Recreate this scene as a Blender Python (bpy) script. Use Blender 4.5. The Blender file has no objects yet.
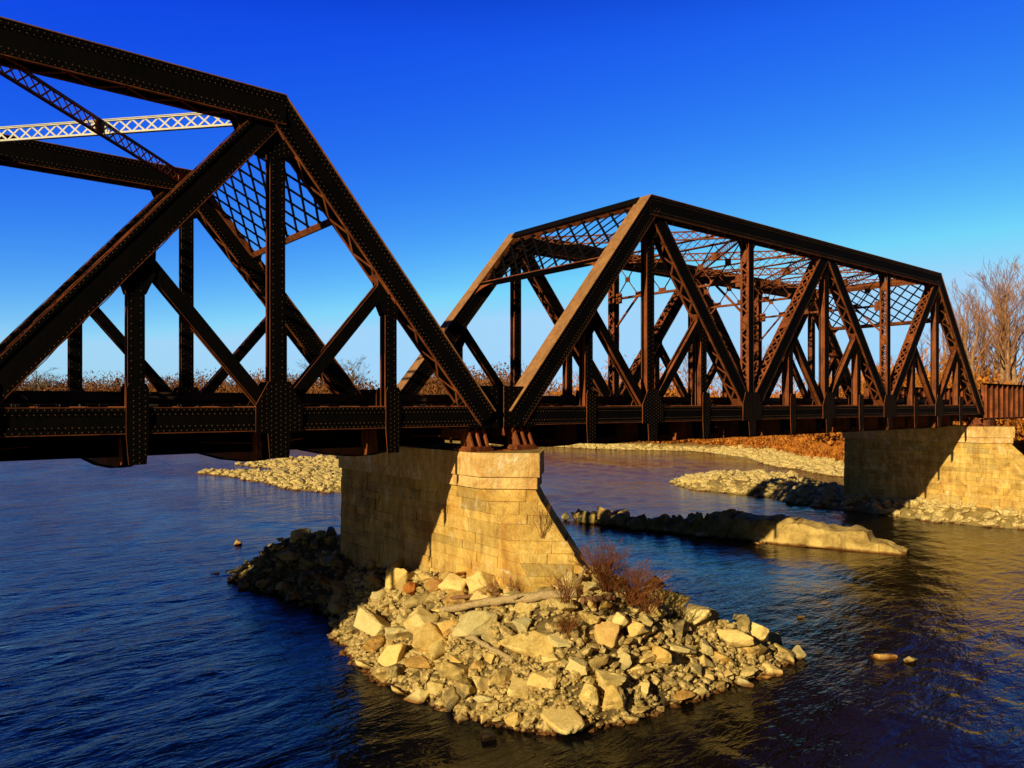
import bpy, bmesh, math, random
import numpy as np
from mathutils import Vector, Matrix, noise

random.seed(7)
rng = np.random.default_rng(11)
scene = bpy.context.scene
col = scene.collection
D = 22.0                 # camera to near truss, metres
EYE = 8.91               # eye height above the river
FPX = 740.0
FW = (0.6313, 0.7755)
RT = (0.7755, -0.6313)
SUN_TO = Vector((-2.45, -0.62, 1.0)).normalized()

# ------------------------------------------------------------------ helpers
def tag(o, label=None, cat=None, group=None, kind=None):
    if label: o['label'] = label
    if cat: o['category'] = cat
    if group: o['group'] = group
    if kind: o['kind'] = kind
    return o

def empty(name, loc, rz=0.0):
    o = bpy.data.objects.new(name, None)
    o.empty_display_size = 0.5
    col.objects.link(o)
    o.location = loc
    o.rotation_euler = (0, 0, rz)
    return o

def copy_tree(o, parent=None):
    c = o.copy()
    col.objects.link(c)
    c.parent = parent
    for ch in list(o.children):
        copy_tree(ch, c)
    return c

def at(px, py, z=0.0):
    """point of height z (above the river) seen in the given direction"""
    dep = (z - EYE) * FPX / (404.0 - py)
    lat = (px - 512.0) / FPX * dep
    return (FW[0] * dep + RT[0] * lat, FW[1] * dep + RT[1] * lat)

def dirpt(px, dep):
    lat = (px - 512.0) / FPX * dep
    return (FW[0] * dep + RT[0] * lat, FW[1] * dep + RT[1] * lat)

class MB:
    def __init__(s):
        s.v = []; s.f = []; s.m = []
    def add(s, vs, fs, mi=0):
        b = len(s.v)
        s.v.extend([tuple(q) for q in vs])
        for q in fs:
            s.f.append(tuple(b + i for i in q)); s.m.append(mi)
    def bar(s, p0, p1, U, V, hu, hv, mi=0):
        p0 = Vector(p0); p1 = Vector(p1); U = Vector(U) * hu; V = Vector(V) * hv
        vs = [p0 - U - V, p0 + U - V, p0 + U + V, p0 - U + V, p1 - U - V, p1 + U - V, p1 + U + V, p1 - U + V]
        s.add(vs, [(0, 3, 2, 1), (4, 5, 6, 7), (0, 1, 5, 4), (1, 2, 6, 5), (2, 3, 7, 6), (3, 0, 4, 7)], mi)
    def strut(s, p0, p1, a, b, mi=0, ref=(0, 1, 0)):
        p0 = Vector(p0); p1 = Vector(p1)
        d = (p1 - p0).normalized(); r = Vector(ref)
        if abs(d.dot(r)) > 0.95: r = Vector((1, 0, 0))
        n = d.cross(r).normalized(); r2 = n.cross(d).normalized()
        s.bar(p0, p1, n, r2, a / 2, b / 2, mi)
    def box(s, c, hx, hy, hz, mi=0):
        c = Vector(c)
        s.bar(c - Vector((hx, 0, 0)), c + Vector((hx, 0, 0)), (0, 1, 0), (0, 0, 1), hy, hz, mi)
    def prism(s, pts, off0, off1, mi=0):
        """pts: planar 3D loop, extruded from +off0 to +off1 (vectors)"""
        n = len(pts)
        a = [Vector(p) + Vector(off0) for p in pts]; b = [Vector(p) + Vector(off1) for p in pts]
        fs = [tuple(range(n - 1, -1, -1)), tuple(range(n, 2 * n))]
        for i in range(n):
            j = (i + 1) % n
            fs.append((i, j, n + j, n + i))
        s.add(a + b, fs, mi)
    def rivet(s, p, sy, r=0.024, mi=0):
        vs = []
        for k in range(6):
            a = k * math.pi / 3
            vs.append((p[0] + r * math.cos(a), p[1], p[2] + r * math.sin(a)))
        for k in range(6):
            a = k * math.pi / 3
            vs.append((p[0] + .55 * r * math.cos(a), p[1] + sy * r * .75, p[2] + .55 * r * math.sin(a)))
        fs = [(k, (k + 1) % 6, 6 + (k + 1) % 6, 6 + k) for k in range(6)] + [tuple(range(6, 12))]
        s.add(vs, fs, mi)
    def tube(s, pts, rads, n=5, mi=0, cap=True):
        rings = []
        b = len(s.v)
        prev = None
        for i, p in enumerate(pts):
            p = Vector(p)
            q = Vector(pts[min(i + 1, len(pts) - 1)]) - Vector(pts[max(i - 1, 0)])
            if q.length < 1e-6: q = Vector((0, 0, 1))
            q.normalize()
            r = Vector((1, 0, 0)) if abs(q.x) < .8 else Vector((0, 1, 0))
            u = q.cross(r).normalized() if prev is None else (prev - q * prev.dot(q)).normalized()
            prev = u
            w = q.cross(u)
            for k in range(n):
                a = 2 * math.pi * k / n
                s.v.append(tuple(p + (u * math.cos(a) + w * math.sin(a)) * rads[i]))
        for i in range(len(pts) - 1):
            for k in range(n):
                k2 = (k + 1) % n
                s.f.append((b + i * n + k, b + i * n + k2, b + (i + 1) * n + k2, b + (i + 1) * n + k)); s.m.append(mi)
        if cap:
            s.f.append(tuple(b + k for k in range(n - 1, -1, -1))); s.m.append(mi)
            e = b + (len(pts) - 1) * n
            s.f.append(tuple(e + k for k in range(n))); s.m.append(mi)
    def mesh(s, name, mats):
        me = bpy.data.meshes.new(name)
        me.from_pydata(s.v, [], s.f)
        for m in mats: me.materials.append(m)
        if len(mats) > 1:
            me.polygons.foreach_set('material_index', s.m)
        me.update()
        return me
    def build(s, name, mats, parent=None, smooth=None):
        if not isinstance(mats, (list, tuple)): mats = [mats]
        me = s.mesh(name, mats)
        if smooth is not None:
            me.shade_smooth()
            me.set_sharp_from_angle(angle=math.radians(smooth))
        o = bpy.data.objects.new(name, me)
        col.objects.link(o)
        o.parent = parent
        return o

# ------------------------------------------------------------------ materials
def mat(name, rough=0.7, metallic=0.0):
    m = bpy.data.materials.new(name); m.use_nodes = True
    nt = m.node_tree; b = nt.nodes['Principled BSDF']
    b.inputs['Roughness'].default_value = rough
    b.inputs['Metallic'].default_value = metallic
    return m, nt, b
def nd(nt, t, **kw):
    n = nt.nodes.new(t)
    for k, v in kw.items():
        if k in n.inputs: n.inputs[k].default_value = v
        else: setattr(n, k, v)
    return n
def coords(nt, which='Object', scale=(1, 1, 1)):
    tc = nd(nt, 'ShaderNodeTexCoord'); mp = nd(nt, 'ShaderNodeMapping')
    mp.inputs['Scale'].default_value = scale
    nt.links.new(tc.outputs[which], mp.inputs['Vector'])
    return mp.outputs['Vector']
def geopos(nt, scale=(1, 1, 1)):
    g = nd(nt, 'ShaderNodeNewGeometry'); mp = nd(nt, 'ShaderNodeMapping')
    mp.inputs['Scale'].default_value = scale
    nt.links.new(g.outputs['Position'], mp.inputs['Vector'])
    return mp.outputs['Vector']
def noi(nt, vec, scale, detail=5, rough=.6, dist=0.0):
    n = nd(nt, 'ShaderNodeTexNoise', Scale=scale, Detail=detail, Roughness=rough, Distortion=dist)
    nt.links.new(vec, n.inputs['Vector'])
    return n.outputs['Fac']
def ramp(nt, fac, stops):
    r = nd(nt, 'ShaderNodeValToRGB')
    while len(r.color_ramp.elements) < len(stops): r.color_ramp.elements.new(.5)
    for e, (p, c) in zip(r.color_ramp.elements, stops):
        e.position = p; e.color = (c[0], c[1], c[2], 1)
    nt.links.new(fac, r.inputs['Fac'])
    return r.outputs['Color']
def mixc(nt, fac, a, b, mode='MIX'):
    m = nd(nt, 'ShaderNodeMix', data_type='RGBA', blend_type=mode)
    for s, k in ((fac, 0), (a, 6), (b, 7)):
        if hasattr(s, 'links'): nt.links.new(s, m.inputs[k])
        elif isinstance(s, (int, float)): m.inputs[k].default_value = s
        else: m.inputs[k].default_value = (s[0], s[1], s[2], 1)
    return m.outputs[2]
def bump(nt, b, h, strength=.5, dist=.02):
    n = nd(nt, 'ShaderNodeBump', Strength=strength, Distance=dist)
    nt.links.new(h, n.inputs['Height'])
    nt.links.new(n.outputs['Normal'], b.inputs['Normal'])
    return n

def steel(name, dark, rust, lo, hi, rough=.55, seed=0, spec=.22):
    m, nt, b = mat(name, rough)
    v = geopos(nt)
    a = noi(nt, v, 1.1, 6, .65, .4)
    f = noi(nt, v, 9.0, 4, .7)
    s = noi(nt, geopos(nt, (6, 6, .5)), 1.0, 4, .6)
    mx = mixc(nt, .45, a, s)
    c = ramp(nt, mx, [(lo, dark), (hi, rust)])
    c2 = mixc(nt, .5, c, ramp(nt, f, [(.3, (.55, .5, .5)), (.75, (1.3, 1.2, 1.15))]), 'MULTIPLY')
    nt.links.new(c2, b.inputs['Base Color'])
    nt.links.new(ramp(nt, f, [(.3, (rough - .1,) * 3), (.8, (rough + .25,) * 3)]), b.inputs['Roughness'])
    b.inputs['Specular IOR Level'].default_value = spec
    bump(nt, b, f, .35, .01)
    return m
STEEL = steel('shaded_bridge_paint', (.0024, .0018, .0018), (.011, .0042, .0029), .46, .88, .75, spec=.10)  # near-black webs: shade of the river-facing sides put into the colour
SUN_RUST = steel('sunlit_rusty_paint', (.055, .018, .009), (.42, .115, .036), .34, .68, .65)  # rust, brightened so the colour carries the sun on exposed sides
COVER = steel('sunlit_top_plate', (.20, .10, .045), (.50, .25, .105), .30, .66, .65)  # top plates coloured paler for the sun falling on them
RIVET = steel('rivet_steel', (.045, .024, .016), (.17, .085, .045), .35, .70, .5)
PALE = steel('sun_glare_steel', (.60, .60, .60), (.80, .78, .74), .35, .65, .5)  # sun glare of a single brace, put into the colour
RAILM = steel('worn_rail_steel', (.03, .022, .02), (.11, .06, .035), .35, .65, .4)

def wood(name, c0, c1):
    m, nt, b = mat(name, .85)
    v = coords(nt, 'Object', (1, 1, 1))
    a = noi(nt, coords(nt, 'Object', (.6, 9, 9)), 2.0, 5, .6, .5)
    c = ramp(nt, a, [(.3, c0), (.7, c1)])
    nt.links.new(c, b.inputs['Base Color'])
    bump(nt, b, a, .6, .02)
    return m
TIMBER = wood('dark_creosoted_timber', (.012, .009, .008), (.05, .032, .022))
DRIFT = wood('bleached_driftwood', (.26, .16, .075), (.58, .43, .24))
DRIFTD = wood('reddish_driftwood', (.14, .055, .03), (.33, .16, .08))

def masonry():
    m, nt, b = mat('weathered_limestone_blocks', .9)
    v = geopos(nt)
    a = noi(nt, v, 1.1, 8, .72, .8)
    c = ramp(nt, a, [(.30, (.36, .20, .06)), (.44, (.62, .39, .115)), (.58, (.74, .51, .165)), (.78, (.82, .63, .26))])
    sn = noi(nt, geopos(nt, (.7, .7, .45)), .9, 6, .7, 1.0)
    sm = ramp(nt, sn, [(.50, (0, 0, 0)), (.66, (.75, .75, .75))])
    c = mixc(nt, sm, c, (.52, .25, .055))
    wn = noi(nt, geopos(nt, (1, 1, .6)), 1.7, 6, .7, .6)
    c = mixc(nt, ramp(nt, wn, [(.56, (0, 0, 0)), (.70, (.8, .8, .8))]), c, (.86, .76, .50))
    st = noi(nt, geopos(nt, (2.2, 2.2, .22)), 1.3, 5, .65)
    c = mixc(nt, .38, c, ramp(nt, st, [(.35, (.45, .36, .27)), (.58, (1.15, 1.12, 1.08))]), 'MULTIPLY')
    at_ = nd(nt, 'ShaderNodeAttribute', attribute_name='tone')
    c = mixc(nt, .9, c, at_.outputs['Color'], 'MULTIPLY')
    # damp darker foot
    sep = nd(nt, 'ShaderNodeSeparateXYZ'); nt.links.new(v, sep.inputs[0])
    fine = noi(nt, v, 7.0, 8, .72)
    c = mixc(nt, .34, c, ramp(nt, fine, [(.3, (.6, .55, .48)), (.65, (1.12, 1.1, 1.08))]), 'MULTIPLY')
    nt.links.new(c, b.inputs['Base Color'])
    bump(nt, b, fine, 1.0, .10)
    b.inputs['Specular IOR Level'].default_value = .2
    return m
STONE = masonry()

def rock(name, stops, rscale=3.0, wet=True, vary=True):
    m, nt, b = mat(name, .9)
    v = geopos(nt)
    oi = nd(nt, 'ShaderNodeObjectInfo')
    a = noi(nt, v, rscale, 7, .68, .4)
    add = nd(nt, 'ShaderNodeMath', operation='MULTIPLY_ADD'); add.inputs[1].default_value = .46; add.inputs[2].default_value = -.17
    nt.links.new(oi.outputs['Random'], add.inputs[0])
    ad2 = nd(nt, 'ShaderNodeMath', operation='ADD')
    nt.links.new(a, ad2.inputs[0]); ad2.inputs[1].default_value = 0.0
    if vary: nt.links.new(add.outputs[0], ad2.inputs[1])
    c = ramp(nt, ad2.outputs[0], stops)
    f = noi(nt, v, 16.0, 6, .7)
    if vary:
        hs_ = nd(nt, 'ShaderNodeMath', operation='MULTIPLY'); hs_.inputs[1].default_value = 37.7
        fr_ = nd(nt, 'ShaderNodeMath', operation='FRACT')
        nt.links.new(oi.outputs['Random'], hs_.inputs[0]); nt.links.new(hs_.outputs[0], fr_.inputs[0])
        c = mixc(nt, 1.0, c, ramp(nt, fr_.outputs[0], [(.0, (.66, .70, .80)), (.25, (.86, .87, .90)), (.5, (1.05, 1.03, 1.0)), (.8, (1.04, .92, .78)), (1.0, (.84, .66, .52))]), 'MULTIPLY')
    c = mixc(nt, .5, c, ramp(nt, f, [(.3, (.6, .56, .5)), (.6, (1.25, 1.2, 1.12))]), 'MULTIPLY')
    if wet:
        sep = nd(nt, 'ShaderNodeSeparateXYZ'); nt.links.new(v, sep.inputs[0])
        wadd = nd(nt, 'ShaderNodeMath', operation='MULTIPLY_ADD'); wadd.inputs[1].default_value = .25
        nt.links.new(a, wadd.inputs[0]); nt.links.new(sep.outputs['Z'], wadd.inputs[2])
        wr = ramp(nt, wadd.outputs[0], [(.17, (.30, .17, .11)), (.30, (1, 1, 1))])
        c = mixc(nt, 1.0, c, wr, 'MULTIPLY')
    nt.links.new(c, b.inputs['Base Color'])
    bump(nt, b, f, .7, .04)
    b.inputs['Specular IOR Level'].default_value = .2
    return m
ROCK = rock('pale_limestone_rock', [(.24, (.17, .125, .075)), (.40, (.50, .355, .13)), (.56, (.72, .54, .215)), (.75, (.84, .68, .33))])
PEB = rock('mixed_pebbles', [(.34, (.13, .09, .04)), (.44, (.38, .27, .115)), (.54, (.60, .45, .20)), (.68, (.78, .62, .30))], 9.0, True, False)
BARP = rock('bleached_cobbles', [(.34, (.22, .155, .07)), (.44, (.50, .37, .165)), (.54, (.72, .56, .26)), (.68, (.85, .70, .37))], 6.0, True, False)
SILT = rock('heap_silt', [(.28, (.05, .035, .018)), (.5, (.16, .115, .05)), (.72, (.36, .27, .13))], 2.0, True, False)
ROCKO = rock('rusty_orange_rock', [(.3, (.22, .09, .025)), (.55, (.47, .20, .05)), (.8, (.55, .36, .15))])
ROCKD = rock('dark_wet_rock', [(.3, (.035, .028, .022)), (.55, (.09, .07, .05)), (.8, (.17, .13, .085))])
CONC = rock('crumbling_concrete', [(.28, (.30, .21, .08)), (.45, (.56, .41, .16)), (.60, (.78, .60, .26)), (.76, (.86, .71, .37))], .9)

def ground_mat():
    m, nt, b = mat('bank_ground', .95)
    v = geopos(nt)
    sep = nd(nt, 'ShaderNodeSeparateXYZ'); nt.links.new(v, sep.inputs[0])
    n1 = noi(nt, v, .12, 6, .65); n2 = noi(nt, v, 1.2, 6, .7); n3 = noi(nt, v, 6, 4, .7)
    hh = nd(nt, 'ShaderNodeMath', operation='MULTIPLY_ADD'); hh.inputs[1].default_value = 1.4
    nt.links.new(n1, hh.inputs[0]); nt.links.new(sep.outputs['Z'], hh.inputs[2])
    mr = nd(nt, 'ShaderNodeMapRange'); mr.inputs[1].default_value = 1.5; mr.inputs[2].default_value = 2.0
    nt.links.new(hh.outputs[0], mr.inputs[0])
    gravel = ramp(nt, n2, [(.3, (.20, .13, .05)), (.5, (.42, .30, .115)), (.7, (.58, .44, .18))])
    grass = ramp(nt, n2, [(.3, (.12, .035, .012)), (.5, (.30, .11, .03)), (.72, (.42, .22, .06))])
    c = mixc(nt, mr.outputs[0], gravel, grass)
    c = mixc(nt, .5, c, ramp(nt, n3, [(.3, (.5, .48, .45)), (.65, (1.15, 1.12, 1.1))]), 'MULTIPLY')
    nt.links.new(c, b.inputs['Base Color'])
    bump(nt, b, n3, .8, .1)
    b.inputs['Specular IOR Level'].default_value = .1
    return m
GROUND = ground_mat()

def plant_mat(name, c0, c1, rough=.9):
    m, nt, b = mat(name, rough)
    n = noi(nt, geopos(nt), .9, 4, .6)
    nt.links.new(ramp(nt, n, [(.35, c0), (.7, c1)]), b.inputs['Base Color'])
    b.inputs['Specular IOR Level'].default_value = .1
    return m
BARK = plant_mat('bare_tree_bark', (.26, .14, .085), (.55, .33, .19))
TWIG = plant_mat('bare_tree_twigs', (.26, .12, .075), (.52, .27, .15))
BARKG = plant_mat('grey_tree_bark', (.08, .07, .055), (.20, .17, .12))
BRUSH = plant_mat('rusty_brush', (.32, .090, .018), (.70, .28, .05))
SHRUB = plant_mat('dry_red_shrub', (.15, .048, .02), (.44, .17, .055))
EVER = plant_mat('evergreen_needles', (.012, .02, .010), (.04, .055, .022))

def water_mat():
    m, nt, b = mat('river_water_surface', .09)
    b.inputs['IOR'].default_value = 1.27
    v = geopos(nt)
    # clear deep water upstream, brown shoals downstream of the camera side
    sx_ = nd(nt, 'ShaderNodeSeparateXYZ'); nt.links.new(v, sx_.inputs[0])
    dn = noi(nt, geopos(nt, (.09, .09, 1)), 1.0, 5, .6, .8)
    e1 = nd(nt, 'ShaderNodeMath', operation='MULTIPLY_ADD'); e1.inputs[1].default_value = -1.35
    nt.links.new(sx_.outputs['Y'], e1.inputs[0]); nt.links.new(sx_.outputs['X'], e1.inputs[2])
    e2 = nd(nt, 'ShaderNodeMath', operation='MULTIPLY_ADD'); e2.inputs[1].default_value = 26
    nt.links.new(dn, e2.inputs[0]); nt.links.new(e1.outputs[0], e2.inputs[2])
    em = nd(nt, 'ShaderNodeMapRange'); em.inputs[1].default_value = -8; em.inputs[2].default_value = 22
    nt.links.new(e2.outputs[0], em.inputs[0])
    nt.links.new(mixc(nt, em.outputs[0], (.0006, .0024, .0090), (.011, .0065, .002)), b.inputs['Base Color'])
    b.inputs['Specular Tint'].default_value = (.42, .8, 1.0, 1)
    # ripples drift with the current (along the river), longer across it
    mp = nd(nt, 'ShaderNodeMapping'); mp.inputs['Rotation'].default_value = (0, 0, math.radians(-38))
    mp.inputs['Scale'].default_value = (.55, 1.25, 1)
    nt.links.new(v, mp.inputs['Vector'])
    w = mp.outputs['Vector']
    a = noi(nt, w, .55, 4, .55, .6)
    bb = noi(nt, w, 1.7, 4, .6, .5)
    cc = noi(nt, w, 5.0, 3, .6, .3)
    s1 = nd(nt, 'ShaderNodeMath', operation='MULTIPLY_ADD'); s1.inputs[1].default_value = .42
    nt.links.new(bb, s1.inputs[0]); nt.links.new(a, s1.inputs[2])
    s2 = nd(nt, 'ShaderNodeMath', operation='MULTIPLY_ADD'); s2.inputs[1].default_value = .12
    nt.links.new(cc, s2.inputs[0]); nt.links.new(s1.outputs[0], s2.inputs[2])
    # calm and ruffled patches
    pt = noi(nt, geopos(nt, (.05, .03, 1)), 1.0, 4, .6, 1.0)
    st = ramp(nt, pt, [(.35, (.35,) * 3), (.65, (1.0,) * 3)])
    hm = nd(nt, 'ShaderNodeMath', operation='MULTIPLY')
    nt.links.new(s2.outputs[0], hm.inputs[0]); nt.links.new(st, hm.inputs[1])
    bump(nt, b, hm.outputs[0], .8, .30)
    return m
WATER = water_mat()

# ------------------------------------------------------------------ truss spans
P = 0.1772 * D
H = 9.32
W = 0.425 * D
N = 12
ZC = EYE - 0.446
Y0 = D
X_SPAN = 0.8175 * D
SPAN_STEP = 12.4 * P
MATS = [STEEL, SUN_RUST, COVER, RIVET]

def unit(p0, p1):
    dx = p1[0] - p0[0]; dz = p1[1] - p0[1]; L = math.hypot(dx, dz)
    u = (dx / L, dz / L)
    n = (-u[1], u[0])
    if n[1] < -1e-6 or (abs(n[1]) < 1e-6 and n[0] > 0): n = (-n[0], -n[1])
    return u, n, L

def P3(p, y, n=(0, 0), o=0.0):
    return Vector((p[0] + n[0] * o, y, p[1] + n[1] * o))

def rivrow(mb, p0, p1, y, sy, n, offs, sp=.15, skip=.1):
    u, _, L = unit(p0, p1)
    k = int((L - 2 * skip) / sp)
    for o in offs:
        for i in range(k + 1):
            s = skip + i * sp + (sp / 2 if offs.index(o) % 2 else 0)
            if s > L - skip: continue
            mb.rivet((p0[0] + u[0] * s + n[0] * o, y, p0[1] + u[1] * s + n[1] * o), sy, .019, 3)

def boxmember(name, parent, p0, p1, d, w, y0, cover=False, lace='zig', e0=0.0, e1=0.0, rows=1, both=True):
    u, n, L = unit(p0, p1)
    p0 = (p0[0] - u[0] * e0, p0[1] - u[1] * e0); p1 = (p1[0] + u[0] * e1, p1[1] + u[1] * e1)
    L = L + e0 + e1
    N3 = (n[0], 0, n[1]); Yv = (0, 1, 0)
    mb = MB()
    for s in (-1, 1):
        y = y0 + s * (w / 2 - .02)
        mb.bar(P3(p0, y), P3(p1, y), N3, Yv, d / 2, .02, 0)
        for q in (-1, 1):
            yo = y0 + s * (w / 2 + .010)
            o = q * (d / 2 - .062)
            mb.bar(P3(p0, yo, n, o), P3(p1, yo, n, o), N3, Yv, .060, .011, 0)
            yi = y0 + s * (w / 2 - .030)
            o = q * (d / 2 + .008)
            mb.bar(P3(p0, yi, n, o), P3(p1, yi, n, o), N3, Yv, .012, .052, 1)
        offs = [-(d / 2 - .05), d / 2 - .05]
        if rows > 1: offs = [-(d / 2 - .05), d / 2 - .05, d / 2 - .17, -(d / 2 - .17)]
        if s < 0 or both:
            rivrow(mb, p0, p1, y0 + s * (w / 2 + .021), s, n, offs)
    if cover:
        mb.bar(P3(p0, y0, n, d / 2 + .034), P3(p1, y0, n, d / 2 + .034), N3, Yv, .013, w / 2 + .05, 2)
    o = mb.build(name, MATS, parent)
    faces = [-1] if cover else [-1, 1]
    yi = w / 2 - .07
    for q in faces:
        lb = MB()
        off = q * (d / 2 + .030)
        # batten plates at the ends
        for s in (.62, L - .62):
            c = (p0[0] + u[0] * s, p0[1] + u[1] * s)
            a = (c[0] - u[0] * .36, c[1] - u[1] * .36); bpt = (c[0] + u[0] * .36, c[1] + u[1] * .36)
            lb.bar(P3(a, y0, n, off), P3(bpt, y0, n, off), N3, Yv, .009, w / 2 - .01, 1)
        mid = L > 7.5
        if mid:
            c = (p0[0] + u[0] * L / 2, p0[1] + u[1] * L / 2)
            a = (c[0] - u[0] * .4, c[1] - u[1] * .4); bpt = (c[0] + u[0] * .4, c[1] + u[1] * .4)
            lb.bar(P3(a, y0, n, off), P3(bpt, y0, n, off), N3, Yv, .009, w / 2 - .01, 1)
        k = max(2, int((L - 2.0) / (w * .95)))
        st = (L - 2.0) / k
        for i in range(k):
            s0 = 1.0 + i * st; s1 = s0 + st
            a = P3((p0[0] + u[0] * s0, p0[1] + u[1] * s0), 0, n, off); bb = P3((p0[0] + u[0] * s1, p0[1] + u[1] * s1), 0, n, off)
            sg = 1 if i % 2 else -1
            A = Vector((a.x, y0 - sg * yi, a.z)); B = Vector((bb.x, y0 + sg * yi, bb.z))
            dd = (B - A).normalized(); pp = dd.cross(Vector(N3)).normalized()
            lb.bar(A, B, N3, pp, .008, .045, 1)
            if lace == 'x':
                A2 = Vector((a.x, y0 + sg * yi, a.z)); B2 = Vector((bb.x, y0 - sg * yi, bb.z))
                off3 = Vector(N3) * (q * .02)
                dd = (B2 - A2).normalized(); pp = dd.cross(Vector(N3)).normalized()
                lb.bar(A2 + off3, B2 + off3, N3, pp, .008, .045, 1)
        lb.build('lacing', MATS, o)
    return o

def imember(name, parent, p0, p1, d, w, y0, foot=False, rv=True):
    """rolled or built-up I member: flanges face the river, web across"""
    u, n, L = unit(p0, p1)
    N3 = (n[0], 0, n[1]); Yv = (0, 1, 0)
    mb = MB()
    for s in (-1, 1):
        y = y0 + s * (w / 2 - .014)
        mb.bar(P3(p0, y), P3(p1, y), N3, Yv, d / 2, .014, 0)
        # toes of the flange angles, in the sunlit rust colour
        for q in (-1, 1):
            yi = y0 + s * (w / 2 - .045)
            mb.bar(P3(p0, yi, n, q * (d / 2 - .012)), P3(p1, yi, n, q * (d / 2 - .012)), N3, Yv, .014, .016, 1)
        if rv:
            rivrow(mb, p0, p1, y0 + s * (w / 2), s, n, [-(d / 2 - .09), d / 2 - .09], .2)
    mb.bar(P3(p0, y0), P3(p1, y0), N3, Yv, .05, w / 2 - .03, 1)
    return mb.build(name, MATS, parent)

def lacedpost(name, parent, x, z0, z1, y0, d=.42, w=.50):
    mb = MB()
    for s in (-1, 1):
        y = y0 + s * (w / 2 - .015)
        mb.bar((x, y, z0), (x, y, z1), (1, 0, 0), (0, 1, 0), d / 2, .015, 0)
        for q in (-1, 1):
            mb.bar((x + q * (d / 2 + .010), y - s * .045, z0), (x + q * (d / 2 + .010), y - s * .045, z1), (1, 0, 0), (0, 1, 0), .012, .062, 1)
    o = mb.build(name, MATS, parent)
    for q in (-1, 1):
        lb = MB()
        xx = x + q * (d / 2 + .03)
        for zz in (z0 + .8, z1 - .9, (z0 + z1) / 2):
            lb.box((xx, y0, zz), .008, w / 2 - .005, .3, 1)
        k = int((z1 - z0 - 2.2) / .34); st = (z1 - z0 - 2.2) / k
        for i in range(k):
            a = z0 + 1.1 + i * st; sg = 1 if i % 2 else -1
            A = Vector((xx, y0 - sg * (w / 2 - .06), a)); B = Vector((xx, y0 + sg * (w / 2 - .06), a + st))
            dd = (B - A).normalized(); pp = dd.cross(Vector((1, 0, 0))).normalized()
            lb.bar(A, B, (1, 0, 0), pp, .008, .035, 1)
        lb.build('lacing', MATS, o)
    return o

def inside(pt, poly):
    x, z = pt; c = False; n = len(poly)
    for i in range(n):
        x0, z0 = poly[i]; x1, z1 = poly[(i + 1) % n]
        if (z0 > z) != (z1 > z) and x < (x1 - x0) * (z - z0) / (z1 - z0) + x0: c = not c
    return c
def edge_dist(pt, poly):
    b = 9
    for i in range(len(poly)):
        ax, az = poly[i]; bx, bz = poly[(i + 1) % len(poly)]
        L2 = (bx - ax) ** 2 + (bz - az) ** 2
        t = max(0, min(1, ((pt[0] - ax) * (bx - ax) + (pt[1] - az) * (bz - az)) / L2))
        b = min(b, math.hypot(pt[0] - ax - t * (bx - ax), pt[1] - az - t * (bz - az)))
    return b

def gusset(parent, poly, y0, w, edge_mat=1, sp=.145):
    """a pair of riveted plates either side of the members"""
    for s in (-1, 1):
        mb = MB()
        y = y0 + s * (w / 2 + .036)
        pts = [(x, y, z) for x, z in poly]
        mb.prism(pts, (0, -.013, 0), (0, .013, 0), 0)
        for i in range(2, len(mb.m)): mb.m[i] = edge_mat
        xs = [q[0] for q in poly]; zs = [q[1] for q in poly]
        nx = int((max(xs) - min(xs)) / sp); nz = int((max(zs) - min(zs)) / sp)
        for i in range(nx + 1):
            for j in range(nz + 1):
                px = min(xs) + .04 + i * sp; pz = min(zs) + .04 + j * sp + (sp / 2 if i % 2 else 0)
                if inside((px, pz), poly) and edge_dist((px, pz), poly) > .04:
                    mb.rivet((px, y + s * .013, pz), s, .018, 3)
        mb.build('gusset_plate', MATS, parent)

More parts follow.
